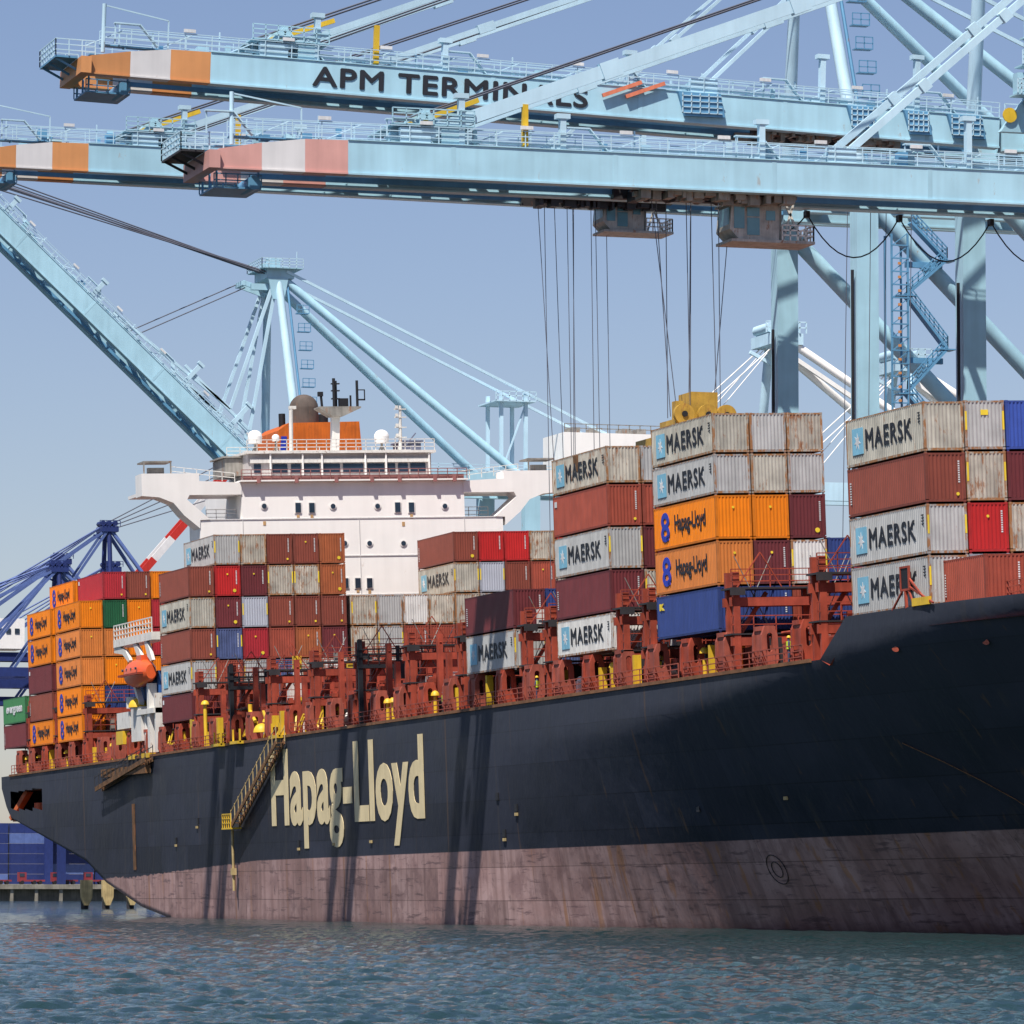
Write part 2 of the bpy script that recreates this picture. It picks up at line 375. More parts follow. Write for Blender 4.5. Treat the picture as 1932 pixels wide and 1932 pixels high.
def build_hull():
    Ys = []; y = 192.0
    while y < 256: Ys.append(y); y += 2
    Ys += [256, 258, 260, 262, 264, 266, 267.5, 269, 270.5]; y = 273
    while y < 440: Ys.append(y); y += 4
    Ys += [440, 444.3, 450, 456.4, 464, 472.1, 481.4, 488, 494.6, 502.84, 508, 512, 515.5, 519.9, 522.4, 524.8]
    rows = 30
    mb = MB(); grid = []
    for Y in Ys:
        zt = topz(Y); zb = zk(Y)
        col = []
        for k in range(rows + 1):
            z = zb + (zt - zb) * k / rows; i = inset(Y, z)
            col.append((-.4 + i, z))
        # under part: a counter from the knuckle to the centre line
        und = [(21, zb - 3.0), (12, zb - 2.6), (5, zb - 1.7), (1.6, zb - .8)] if Y > 440 else [(21, -3), (21, -3), (21, -3), (col[0][0] + 1, -3)]
        und = [(max(a, col[0][0]), b) for a, b in und]
        grid.append([(a, Y, b) for a, b in und + col])
    W = len(grid[0]); n0 = 0
    vs = []
    for g in grid: vs += g
    for g in grid: vs += [(42 - a, b, c) for a, b, c in g]
    H = len(grid); fs = []
    for i in range(H - 1):
        for k in range(W - 1):
            a = i * W + k
            ys = Ys[i]; zz = (grid[i][k][2] + grid[i][k + 1][2]) / 2
            if not (502.5 < ys < 519 and 11.7 < zz < 13.9):
                fs.append((a, a + 1, a + W + 1, a + W))
            b = a + H * W; fs.append((b, b + W, b + W + 1, b + 1))
    mb.add(vs, fs, True)
    n = H * W; e = (H - 1) * W
    mb.add([vs[e + k] for k in range(W)] + [vs[n + e + k] for k in range(W)], [(k, k + 1, W + k + 1, W + k) for k in range(W - 1)])
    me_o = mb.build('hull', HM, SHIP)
    # auto smooth-ish: keep smooth; deck sheet
    d = MB(); pv = []
    for Y in Ys: pv += [(-.38 + inset(Y, topz(Y)), Y, zd(Y) - .02 if Y > 270 else topz(Y) - 1.2), (42.38 - inset(Y, topz(Y)), Y, zd(Y) - .02 if Y > 270 else topz(Y) - 1.2)]
    d.add(pv, [(2 * i, 2 * i + 1, 2 * i + 3, 2 * i + 2) for i in range(len(Ys) - 1)])
    d.build('deck', REDO, SHIP)
build_hull()
# mooring deck seen through the opening at the stern
m = MB().box(-.2, 6, 501.6, 522, 13.95, 14.1).box(6, 6.2, 502, 522, 11, 14).box(-.2, 6, 501.4, 501.6, 11, 14); m.build('mooring_deck', BLACK, SHIP)
m = MB().box(0, 5.9, 502, 521, 10.7, 11.3)
for y in (505, 509, 513): m.tube((1.5, y, 11.3), (1.5, y, 12.6), .45).tube((1.5, y + 1.2, 11.3), (1.5, y + 1.2, 12.6), .45)
m.beam((-.1, 520.5, 11), (1.2, 517.5, 14), .8, .5); m.build('mooring_winch', paint('winch_orange', (.5, .12, .04), .6, .3, .3), SHIP)
# sheer strake with rust edge
m = MB()
for y in range(272, 520, 8): m.beam((-.45, y, zd(y) + .02), (-.45, min(y + 8, 524), zd(min(y + 8, 524)) + .02), .14, .22)
m.build('gunwale', paint('gunwale', (.20, .09, .04), .7, .4, .4), SHIP)
# hull name
text_mb('Hapag-Lloyd', (-.43, 404.4, 8.75), (0, -1, 0), (0, 0, 1), 47.6, 6.5, .04, .03, 1.04).build('hull_lettering', LET, SHIP)
# small marks and ports on the hull
m = MB()
for y, z in ((241.9, 16.84), (248.5, 16.96), (258.9, 17.08)):
    i = -.4 + inset(y, z) - .06
    m.add([(i, y + .55 * math.cos(a), z + .16 * math.sin(a) + .06 * math.cos(a)) for a in [k * math.pi / 5 for k in range(10)]], [tuple(range(10))]); m.cut()
m.split('draught_opening', paint('mark_red', (.5, .09, .04), .6, .1), SHIP)
m = MB()
for y, z in ((395.5, 6.9), (337, 7.1), (300, 8.3), (334, 8.9), (338, 9.8), (441, 7.6), (432, 9.3)):
    m.box(-.52 + inset(y, z), -.42 + inset(y, z), y - .3, y + .3, z, z + .55).cut()
m.split('hull_scupper', BLACK, SHIP)
m = MB()
for y, z in ((395.5, 6.6), (337, 6.8), (334, 8.6), (441, 7.3), (432.3, 8.9), (384, 6.9), (372.5, 7.0), (286, 8.8), (252, 9.3)):
    m.box(-.55 + inset(y, z), -.43 + inset(y, z), y - .28, y + .28, z, z + .22).cut()
m.split('scupper_lip', PILE, SHIP)
# stern rust band
MB().box(-.47, -.42, 458.3, 459.4, 5.2, 11.6).build('rust_band', RUSTY, SHIP)

# deck edge stanchions carrying the outboard stacks
def stanchion():
    m = MB()
    # plate frame with an oblong hole, facing forward (-y), plus side web
    w, h, t = 1.0, 2.65, .28
    out = [(-w / 2 - .12, 0), (w / 2 + .12, 0), (w / 2, h), (-w / 2, h)]
    hole = []
    for k in range(12):
        a = 2 * math.pi * k / 12; hole.append((.2 * math.cos(a), 1.6 + .22 * math.sin(a) + (.38 if math.sin(a) > 0 else -.38)))
    def ring(y):
        o = []
        for k in range(12):
            a = 2 * math.pi * k / 12; c, s = math.cos(a), math.sin(a); mx = max(abs(c), abs(s))
            x = c / mx * w / 2; z = h / 2 + s / mx * h / 2; o.append((x * (1.2 - .2 * z / h), y, z))
        return o
    for y0, y1 in ((0, t), (1.5, 1.5 + t)):
        A = ring(y0); B = ring(y1); Hh = [(x, y0, z) for x, z in hole]; Hb = [(x, y1, z) for x, z in hole]
        fs = []
        for i in range(12):
            j = (i + 1) % 12
            fs += [(i, j, 24 + j, 24 + i), (12 + i, 36 + i, 36 + j, 12 + j), (i, 12 + i, 12 + j, j), (24 + i, 24 + j, 36 + j, 36 + i)]
        m.add(A + B + Hh + Hb, fs)
    m.box(-.5, .5, .28, 1.5, h - .3, h - .02).box(-.42, -.3, .28, 1.5, 0, h - .3)
    return m.mesh('stanchion')
SM = stanchion()
y = 274.2; k = 0
while y < 522:
    o = inst('stanchion', SM, SHIP, (.35 - 21, y - 365, zd(y)), REDO2 if k % 3 else REDO); y += 6.9; k += 1
# coaming wall and hatch covers
m = MB()
for a in range(272, 446, 10): m.box(2.6, 3.0, a + .1, min(a + 9.9, 447), zd(a) - .3, 18.6)
for a in range(472, 522, 10): m.box(2.6, 3.0, a + .1, a + 9.9, zd(a) - .3, 18.6)
m.build('hatch_coaming', REDO, SHIP)
for a in [275 + 14.6 * i for i in range(12)] + [473.5, 488, 502.5]:
    b = a + 13.4
    if a < 447 < b: b = 448
    MB().box(3.0, 40, a, b, 17.9, 18.75).build('hatch_cover', REDO2, SHIP)
# deck clutter: pipes, vents, reels along the side passage
random.seed(11)
m1 = MB(); m2 = MB(); m3 = MB(); m4 = MB(); m5 = MB()
for k in range(26):
    yy = random.uniform(385, 447); zz = zd(yy); m1.beam((.2, yy, zz + random.uniform(0, 1)), (.5, yy + random.uniform(-.9, .9), zz + random.uniform(.8, 2.3)), .14)
for k in range(60):
    yy = random.uniform(275, 520); zz = zd(yy); m5.box(1.2, 2.4, yy, yy + random.uniform(.3, 1.2), zz + random.uniform(0, 1.2), zz + random.uniform(1.3, 2.4))
y = 273.
while y < 521:
    z = zd(y); r = random.random()
    if 449 < y < 466: y += 2; continue
    if r < .16: m1.tube((.7, y, z), (.7, y, z + 1.0 + random.random()), .16, n=8).dome((.7, y, z + 1.6), .36, .4, 8, 3)
    elif r < .3: m1.box(.3, .8, y, y + .35, z, z + 1.5 + random.random())
    elif r < .5: m2.box(1.1, 2.2, y, y + 1.1, z, z + .8 + random.random() * .9)
    elif r < .68: m3.tube((1.6, y, z), (1.6, y, z + 2.4), .13, n=6).tube((1.6, y, z + 2.2), (1.6, y + 1.8, z + 2.2), .11, n=6)
    elif r < .78: m4.box(1.0, 1.7, y, y + .6, z + .2, z + 1.1).dome((1.3, y + .3, z + 1.1), .3, .35, 8, 3)
    elif r < .9: m5.box(1.9, 2.5, y - .6, y + .6, z, z + 1.9)
    else: m5.tube((1.2, y, z + .7), (1.2, y + 1.2, z + .7), .5, n=10).box(1, 1.4, y - .1, y + .05, z, z + 1.3)
    y += .55 + random.random() * 1.1
for mm, nm, mt in ((m1, 'yellow_vent', YEL), (m2, 'valve_box', REDO2), (m3, 'deck_pipe', REDO), (m4, 'white_locker', WHITE2), (m5, 'dark_fitting', DARK)):
    o = mm.build(nm, mt, SHIP); o['kind'] = 'stuff'
m = MB()
for a, b in ((274, 296), (297, 330), (331, 364), (365, 398), (421, 447), (470, 520)):
    m.rail((-.2, a, zd(a)), (-.2, b, zd(b)), 1.1, 1.6, .03, 3).cut()
m.split('deck_railing', REDO2, SHIP)

# lashing bridges
def lashing(Y, z1=22.3, mat=REDO, lo=-.1, hi=42.1, posts=23.2, dark=False):
    b = MB(); zz = zd(Y)
    n = 8; xs = [lo + .4 + (hi - lo - .8) * i / n for i in range(n + 1)]
    for i, x in enumerate(xs):
        for yy in (Y, Y + 1.3): b.box(x - .22, x + .22, yy - .16, yy + .16, zz, posts if i % 2 == 0 else z1 + .1)
        if i % 2 == 0: b.beam((x + .3, Y + .65, 19.2), (x + 2.3, Y + .65, z1 - .3), .2, .25)
    for z in (18.9, z1 - .9):
        for yy in (Y, Y + 1.3): b.box(lo, hi, yy - .13, yy + .13, z - .28, z + .28)
    o = b.build('lashing_bridge', mat, SHIP)
    p = MB().box(lo, hi, Y - .35, Y + 1.65, z1 - .12, z1)
    for x in xs: p.box(x - .5, x + .5, Y - .45, Y - .36, z1 - .5, z1)
    p.box(lo, hi, Y - .2, Y + 1.5, 19.3, 19.4); p.build('bridge_walkway', DARK, o)
    r_ = MB().rail((lo, Y - .3, z1), (hi, Y - .3, z1), 1.15, 1.3, .03, 3).rail((lo, Y - .1, 19.4), (hi, Y - .1, 19.4), 1.1, 1.5, .03, 2)
    for x in xs[::2]: r_.beam((x, Y - .3, z1), (x + 1.6, Y - .35, z1 + 2.2), .07).beam((x + 3, Y - .3, z1), (x + 1.6, Y - .35, z1 + 2.2), .07)
    r_.build('bridge_railing', mat, o)
    rd = MB()
    for x in xs[:-1]:
        for dx in (.5, 3.0): rd.tube((x + dx, Y + 1.5, 19.3), (x + (3.6 - dx), Y + 1.75, 24.4), .035, n=4)
    rd.build('lashing_rod', GREYM, o)['kind'] = 'stuff'
    random.seed(int(Y)); c = MB()
    for _ in range(14):
        x = random.uniform(lo + .5, hi - .8); z = random.choice((19.4, z1)); c.box(x, x + random.uniform(.2, .8), Y + .1, Y + .6, z, z + random.uniform(.4, 1.3))
    c.build('lashing_gear', random.choice((YEL, WHITE2, DARK, GREYM)), o)['kind'] = 'stuff'
for Y, d in ((271.5, 0), (286.9, 0), (303.3, 0), (308.9, 0), (325, 0), (330.8, 0), (347, 0), (361.6, 0), (376.2, 1), (390.8, 0), (405.4, 0), (419.8, 1), (432.4, 0), (481.2, 0), (496.2, 0), (510.4, 0)):
    lashing(Y, mat=REDO, posts=23.3 if Y < 440 else 23)
m = MB()
for Y in (419.6, 376.0): m.box(-.2, .15, Y - .35, Y, zd(Y) - .2, 23.4).box(3.05, 3.3, Y - .35, Y, 18, 22.9).box(-.3, 5, Y - .4, Y - .2, 21.1, 21.4).rail((-.3, Y - .4, 21.4), (7, Y - .4, 21.4), 1.2, .9, .04, 2).box(2.7, 3.7, Y - .4, Y - .1, 20.2, 21.1).cut()
m.split('silhouette_post', BLACK, SHIP)  # lashing bridge posts in black: their shaded silhouette is put into the colour

m = MB()
y = 346.5; k = 0
while y < 432:
    z1 = 19.8 + 1.6 * ((k * 7) % 3); m.box(1.6, 2.0, y, y + .5, zd(y), z1)
    if k % 2: m.beam((1.8, y, z1 - .6), (1.8, y + 2.2, zd(y) + .6), .16)
    if k % 3 == 0: m.box(1.5, 2.1, y - 1.1, y + 1.9, z1 - .5, z1 - .2)
    m.cut(); y += 2.45; k += 1
m.split('cell_guide_post', REDO, SHIP)
# forecastle fittings
m = MB().box(-.42, -.3, 255.8, 257.2, 20.3, 20.42).box(-.42, -.3, 255.8, 257.2, 21.6, 21.72).box(-.42, -.3, 255.8, 255.95, 20.42, 21.6).box(-.42, -.3, 257.05, 257.2, 20.42, 21.6).beam((-.36, 256, 20.3), (-.36, 255.2, 19.3), .1).beam((-.36, 257, 20.3), (-.36, 258.6, 19.3), .1).beam((-.36, 256.5, 20.3), (-.36, 256.4, 19.3), .14).beam((-.36, 255.9, 21), (-.36, 253.2, 19.4), .1).beam((-.36, 255.9, 20.5), (-.36, 252.4, 19.4), .1)
o = m.build('fairlead_frame', REDO, SHIP); MB().box(-.38, -.33, 255.95, 257.05, 20.42, 21.6).build('frame_screen', BLACK, o)
MB().box(-.45, -.25, 252.9, 255.4, 19.35, 19.8).build('yellow_step', YEL, SHIP)
def hp(Y, z, o=.05): return (-.4 + inset(Y, z) - o, Y, z)
MB().line([hp(266, 11.8), hp(262.5, 10.6), hp(259.5, 9.4), hp(257, 8.2), hp(255.6, 7.2)], .035).build('chafe_line', RUSTY, SHIP)
MB().line([hp(254, 5.9), hp(253, 4.6), hp(252.2, 3.2), hp(251.5, 1.8)], .05).build('chafe_line', RUSTY, SHIP)
for rr in (.95, .5):
    MB().line([hp(292 + rr * 1.3 * math.cos(t * math.pi / 10), 4.4 + rr * math.sin(t * math.pi / 10)) for t in range(21)], .03, 4).build('thruster_mark', BLACK, SHIP)
m = MB().rail((2.2, 243, 19.3), (2.2, 262, 19.3), 1, 1.5, .03, 3); m.build('forecastle_railing', REDO2, SHIP)
m = MB().box(1.5, 8, 266, 272, 19.0, 19.2).box(1.5, 8, 266, 266.2, 17, 19.9); m.rail((1.5, 271.5, 19.2), (8, 271.5, 19.2)); 
for x in (2, 4.5, 7): m.box(x, x + .4, 271.8, 272.1, 16.8, 20)
m.build('forecastle_break', REDO, SHIP)

# ---------------- superstructure
HS = MB().box(5.6, 36.2, 453, 457.5, 16, 38.7).box(9.9, 32.2, 457.5, 469, 16, 38.69).box(9.8, 32.3, 453.01, 468, 38.7, 42.35).build('bridge_house', WHITE, SHIP)
m = MB()
for z in (31.2, 35.0, 38.68): m.box(5.58, 36.22, 452.94, 453.0, z, z + .1)
for x in (9.8, 21.5, 32.2): m.box(x, x + .06, 452.95, 453.0, 16, 38.7)
m.build('plate_seam', paint('seam_grey', (.62, .60, .59), .6, .1), HS)
def wing(mir):
    X = (lambda x: x) if not mir else (lambda x: 42.0 - x)
    out = [(-.1, 43.25), (-.1, 41.1), (1.6, 40.95), (3.0, 40.4), (4.0, 39.2), (5.6, 37.9)]
    hole = [(4.6, 41.15), (4.35, 40.7), (6.6, 38.75)]
    strip = [(-.1, 43.25), (-.1, 41.1), (1.6, 40.95), (3.0, 40.4), (4.35, 40.7), (4.6, 41.15), (9.79, 41.15), (9.79, 42.3), (5.6, 42.5), (5.6, 43.25)]
    leg = [(3.0, 40.4), (4.0, 39.2), (5.57, 37.9), (5.57, 38.3), (5.6, 38.71), (6.6, 38.75), (4.35, 40.7)]
    m = MB(); 
    a = [(X(x), z) for x, z in strip]; b = [(X(x), z) for x, z in leg]
    m.prism(a, 1, 452.9, 455.6); m.prism(b, 1, 452.9, 455.6)
    m.add([(X(x), y, z) for x, z in ((9.79, 41.15), (5.6, 42.5)) for y in (453, 456)], [(0, 1, 3, 2)])
    m.box(min(X(-.1), X(9.79)), max(X(-.1), X(9.79)), 455.6, 459, 41.2, 41.5)
    o = m.build('bridge_wing', WHITE, HS)
    r_ = MB().box(min(X(.2), X(3.0)), max(X(.2), X(3.0)), 453.2, 456, 44.35, 44.5)
    for x in (.25, 2.9): r_.box(X(x) - .06, X(x) + .06, 453.2, 453.35, 43.25, 44.35)
    r_.box(min(X(.8), X(2.4)), max(X(.8), X(2.4)), 454, 454.5, 43.25, 43.9)
    r_.build('wing_shelter', GREYM, HS)
    r2 = MB().rail((X(9.7), 455, 38.75), (X(6.7), 455, 38.75), 1.1, 1.1, .03, 3).rail((X(9.7), 455.2, 42.5), (X(3.4), 455.2, 43.2), .9, 1.2, .03, 2)
    r2.build('wing_railing', WHITE2, HS)
wing(False); wing(True)
m = MB().box(9.6, 32.6, 452.4, 468, 42.36, 42.5); m.build('bridge_deck', WHITE, HS)
m = MB().box(9.9, 32.2, 452.6, 452.7, 42.5, 42.95); m.rail((9.7, 452.5, 42.5), (32.5, 452.5, 42.5), 1.0, 1.0, .035, 3)
for x in (11.2, 15, 19, 22.6, 25.4, 29, 31): m.box(x, x + .35, 452.3, 452.6, 42.2, 42.9)
m.build('bridge_deck_railing', paint('rail_maroon', (.33, .14, .13), .6, .2), HS)
WH = MB().box(11.0, 29.6, 455, 463, 42.5, 45.25).build('wheelhouse', paint('wheelhouse_grey', (.56, .52, .50), .5, .12, .15, .15), HS)
m = MB().box(10.7, 30.0, 454.5, 463.3, 45.26, 45.5).box(11.2, 29.4, 454.75, 454.99, 44.35, 44.75); m.build('wheelhouse_roof', WHITE2, WH)
for a, b in ((11.6, 12.3), (13.47, 14.96), (15.33, 16.3), (16.62, 18.22), (18.55, 20.27), (20.59, 22.63), (23.07, 24.79), (25.12, 25.9), (26.2, 27.2), (27.45, 29.0)):
    MB().box(a, b, 454.93, 454.99, 43.35, 44.25).build('wheelhouse_window', GLASS, WH)
for x in (13.2, 16.45, 18.4, 22.8, 24.9, 29.3): MB().box(x - .07, x + .07, 454.6, 454.8, 42.6, 45.2).build('window_post', WHITE, WH)
for x, z, k in [(12.0, 40.0, 0), (15.39, 39.81, 1), (16.77, 39.79, 1), (18.91, 39.92, 0), (23.41, 39.88, 0), (25.45, 39.75, 1), (26.85, 39.73, 1), (30.27, 39.81, 0), (22.49, 36.25, 0), (25.93, 36.21, 0), (19.98, 36.29, 0), (19.96, 32.4, 1), (21.19, 32.39, 1), (22.37, 32.37, 1)]:
    if k:
        f_ = MB().box(x - .36, x + .36, 452.93, 452.97, z - .56, z + .56).build('window', WHITE, HS); MB().box(x - .27, x + .27, 452.88, 452.93, z - .47, z + .47).build('pane', GLASS, f_)
    else:
        f_ = MB().tube((x, 452.93, z), (x, 452.97, z), .36, n=16).build('porthole', WHITE, HS); MB().tube((x, 452.88, z), (x, 452.93, z), .24, n=14).build('pane', GLASS, f_)
m = MB()
for x, z in ((15.39, 39.0), (16.77, 39.0), (26.85, 38.95), (21.19, 31.6), (22.37, 31.6), (12, 38.4), (26, 38.2)): m.box(x - .14, x + .14, 452.965, 452.985, z - random.uniform(.1, .5), z + .12).cut()
m.split('rust_stain', paint('rust_stain', (.55, .33, .15), .7, .2), HS)
# top of house
m = MB().rail((10.9, 454.7, 45.5), (29.9, 454.7, 45.5), 1.1, 1.0, .035, 3).rail((10.9, 463, 45.5), (29.9, 463, 45.5), 1.1, 1.4, .03, 3); m.build('monkey_island_railing', WHITE2, HS)
FN = MB().prism([(19.57, 45), (20.14, 49.62), (21.23, 50.38), (28.74, 50.5), (29.1, 45)], 1, 478, 488).build('funnel', FUN, SHIP)
MB().prism([(20.38, 49.0), (20.97, 49.0), (20.75, 47.0), (20.2, 47.0)], 1, 477.93, 477.99).build('funnel_mark', TXBL, FN)
m = MB().tube((23.4, 480, 50.3), (23.4, 480, 52.1), 1.5, n=20); m.dome((23.4, 480, 52.1), 1.5, 1.4, 20, 6); m.build('exhaust_casing', paint('soot', (.12, .09, .075), .8, .3, .3), FN)
m = MB().tube((25.9, 482, 50.3), (25.9, 482, 51.6), .6, n=12).cut().tube((21.3, 481, 49.5), (21.3, 481, 51.6), .35, n=10); m.split('exhaust_pipe', BLACK, FN)
MT = MB().prism([(21.35, 45.4), (22.05, 45.4), (22.3, 49.9), (21.5, 49.9)], 1, 461.7, 462.5).build('radar_mast', WHITE2, SHIP)
m = MB().prism([(19.95, 50.45), (24.3, 50.45), (24.3, 50.3), (22.5, 49.5), (21.3, 49.5), (19.95, 50.3)], 1, 461, 463); m.build('mast_platform', GREYM, MT)
m = MB().tube((21.66, 461.5, 50.4), (21.66, 461.5, 53.3), .16, n=8).tube((22.0, 462, 50.4), (22.0, 462, 53.1), .12, n=8).tube((24.1, 461.7, 50.4), (24.1, 461.7, 53.1), .14, n=8)
for z in (51.2, 52, 52.7): m.box(21.4, 22.25, 461.4, 461.7, z, z + .12)
m.box(22.2, 23.1, 461.4, 462, 50.5, 51.3).box(23.3, 23.45, 461.5, 461.7, 50.4, 51.6).box(24.1, 24.9, 461.6, 461.75, 51.1, 51.25).box(24.8, 24.9, 461.6, 461.7, 51.1, 52.2).box(24.1, 24.9, 461.6, 461.7, 52.1, 52.2).tube((20.4, 461.5, 50.4), (20.3, 461.5, 51.8), .13, n=6).box(20, 20.5, 461.3, 461.7, 51.5, 51.95)
m.build('antenna_cluster', BLACK, MT)
m = MB().tube((16.7, 460, 45.5), (16.8, 460, 50.3), .2, n=10).box(16.6, 17.3, 459.8, 460.2, 50.1, 50.4); m.build('signal_post', WHITE2, SHIP)
m = MB().tube((27.35, 458, 45.4), (27.45, 458, 50.2), .2, .14, n=8)
for z in (47, 48, 49, 49.8): m.box(26.8, 28.0, 457.8, 458.0, z, z + .1).box(26.9, 27.15, 457.7, 457.95, z + .1, z + .4)
m.build('signal_mast', WHITE2, SHIP)
for x, z, r_, y in ((12.55, 47.2, .72, 458), (14.65, 47.1, .38, 458), (25.45, 47.15, .75, 458)):
    s_ = MB().tube((x, y, 45.3), (x, y, z - r_ * .9), .12, n=6).beam((x - .5, y, 45.4), (x, y, 46.3), .1).beam((x + .5, y, 45.4), (x, y, 46.3), .1).build('dome_stand', GREYM, SHIP)
    MB().tube((x, y, z - r_ * .9), (x, y, z), r_ * .92, r_, n=16).dome((x, y, z), r_, r_ * .9, 16, 6).build('satellite_dome', WHITE, s_)
m = MB().box(30.0, 31.8, 466, 470, 46.2, 47.3).box(29.8, 32, 465.8, 470.2, 47.3, 47.45).beam((29.6, 465, 46.5), (31, 465, 48.1), .12).box(28.6, 29, 458, 458.5, 45.6, 46.3); m.build('radar_hut', paint('hut', (.16, .17, .24), .6, .1), SHIP)
m = MB().box(9.2, 11, 457, 462, 43.3, 45.0).box(8.9, 11.2, 456.8, 462, 45.05, 45.2); m.build('chart_room', GREYM, SHIP)

# lifeboat gear (white davit and platforms) and the boat
DV = MB().box(-.3, 1.6, 449.6, 466.5, 27.1, 27.85).build('lifeboat_davit', WHITE2, SHIP)
m = MB().prism([(466.7, 27.4), (464.8, 27.2), (461.5, 26.6), (459.8, 25.6), (460.4, 25.4), (463, 26.3), (466.7, 26.6)], 0, -.2, .1).prism([(457.5, 27.3), (455.5, 26.4), (454.2, 25.4), (454.8, 25.2), (456.5, 25.8), (458.5, 27.3)], 0, -.2, .1).prism([(452.5, 27.3), (451, 26.2), (450.0, 25.2), (450.7, 25.1), (452, 25.6), (453.5, 27.3)], 0, -.2, .1)
m.build('davit_arm', WHITE2, DV)
MB().rail((-.2, 449.8, 27.75), (-.2, 466.5, 27.75), 1.5, 1.3, .05, 3).build('davit_railing', WHITE2, DV)
m = MB().box(-.3, .5, 451.4, 452.3, 16.4, 23.0).box(-.2, .6, 449.2, 449.7, 16.4, 22).box(-.4, 2, 449.2, 457.5, 20.1, 20.6).box(-.3, 1.5, 460, 465.8, 19.0, 20.6).box(-.35, 1, 454.8, 459.2, 17.6, 20.9).tube((.2, 454.2, 16.4), (.2, 454.2, 20.1), .35, n=10).beam((0, 458.6, 23.5), (0, 456, 21.2), .5).tube((0, 460, 20.9), (0, 460, 22), .6, n=12)
m.build('boat_platform', WHITE2, DV)
m = MB().box(-.42, .2, 462.8, 465.8, 17.5, 18.8).cut().dome((-.1, 457, 20.9), 1.0, .9, 12, 4).cut().box(-.6, .1, 457.2, 459.8, 15.9, 16.35).cut().box(-.6, .1, 450.9, 454, 15.9, 16.35); m.split('yellow_gear', YEL, DV)
m = MB().box(.6, 2.4, 451, 461, 21.0, 24.2); m.build('blue_canvas', paint('canvas_blue', (.03, .11, .33), .7, .3), DV)
LBT = thing('lifeboat', (-.2, 457.4, 23), 'orange enclosed lifeboat hanging under a white davit beside the bridge house', 'lifeboat', M=MS)
mb = MB(); n = 16; secs = []
for i in range(n + 1):
    t = i / n; y = 450.6 + 9.6 * t; wv = max(.05, math.sin(math.pi * (.06 + .88 * t)) ** .55)
    secs.append([(-.2 + 1.2 * wv * math.cos(a), y, 24.0 + (math.sin(a) * (1.35 if math.sin(a) > 0 else 1.25)) * wv ** .8 + (.15 if math.sin(a) > 0 else 0)) for a in [2 * math.pi * k / 14 for k in range(14)]])
vs = sum(secs, []); mb.add(vs, [(i * 14 + k, i * 14 + (k + 1) % 14, (i + 1) * 14 + (k + 1) % 14, (i + 1) * 14 + k) for i in range(n) for k in range(14)], True)
mb.add(secs[0], [tuple(range(14))]); mb.add(secs[-1], [tuple(range(14))[::-1]]); mb.build('boat_hull', LBO, LBT)
MB().box(-1.44, 1.0, 451.2, 459.8, 23.9, 24.1).build('fender_strake', paint('strake', (.35, .05, .02), .6), LBT)
m = MB().box(-.6, .2, 453, 455, 25.2, 25.8); m.build('conning_hatch', LBO, LBT)
for y in (452.5, 454.4, 456.3, 458.2): MB().tube((-1.38, y, 24.5), (-1.2, y, 24.5), .13, n=10).build('boat_window', GLASS, LBT)

# gangways
def ladder(A, B, name, rm=None):
    A = Vector(A); B = Vector(B); g = MB(); n = 22
    for dx in (-.35, .35): g.beam(A + Vector((dx, 0, 0)), B + Vector((dx, 0, 0)), .1, .45)
    for i in range(n): c = A.lerp(B, (i + .5) / n); g.box(c.x - .35, c.x + .35, c.y - .25, c.y + .25, c.z, c.z + .07)
    o = g.build(name, RUSTY, SHIP)
    r_ = MB()
    for dx in (-.38, .38):
        for i in range(13): c = A.lerp(B, i / 12) + Vector((dx, 0, 0)); r_.beam(c, c + Vector((0, 0, 1.35)), .07)
        r_.beam(A + Vector((dx, 0, 1.2)), B + Vector((dx, 0, 1.2)), .06)
    r_.build('ladder_railing', rm or PILE, o)
    return o
L1 = ladder((-1.0, 398.6, 15.9), (-1.0, 415.4, 9.0), 'accommodation_ladder')
m = MB().box(-1.5, -.5, 415.2, 418.6, 8.65, 8.8); m.rail((-1.45, 415.4, 8.8), (-1.45, 418.4, 8.8), 1.2, .7, .04, 3); m.build('ladder_platform', YEL, L1)
m = MB().tube((-.9, 417, 3.2), (-.9, 417, 8.6), .13, n=6).box(-1.1, -.7, 416.7, 417.3, 4.6, 5.2); m.build('pilot_ladder', PILE, L1)
L2 = ladder((-.9, 449.4, 15.7), (-.9, 472.3, 13.3), 'accommodation_ladder', DARK)
MB().box(-1.15, -.65, 450, 470, 14.4, 15.2).build('stowed_flight', RUSTY, L2)
m = MB()
for y in (399.5, 413.5, 420.5): m.box(-1.1, .6, y, y + 2.8, zd(y) - .1, zd(y) + .15).box(-.9, -.75, y, y + .15, zd(y), zd(y) + 1.2).box(-.9, -.75, y + 2.5, y + 2.65, zd(y), zd(y) + 1.2).cut()
m.tube((.3, 414, 16.3), (.3, 414, 19.6), .2, n=8).tube((.3, 414, 19), (.1, 411.5, 18), .16, n=8).dome((.3, 410, 17), .8, .8, 10, 4).cut().box(0, .6, 405, 407.4, 17.3, 18.3).cut().tube((.3, 431, 16.3), (.3, 431, 20.3), .18, n=8).dome((.3, 431, 20.2), .4, .4, 8, 3).cut().box(0, .4, 435, 436, 16.4, 19).cut().box(0, .5, 399, 400, 16.4, 18.2).cut().box(0, .5, 402, 402.5, 16.4, 18.6).cut().beam((.2, 409, 16.4), (.2, 406, 18.8), .2).beam((.2, 406, 16.4), (.2, 409, 18.8), .2).cut().box(0, .5, 425, 425.6, 16.4, 18.8).cut().box(0, .5, 440, 440.7, 16.4, 18)
m.split('boarding_stage', YEL, SHIP)
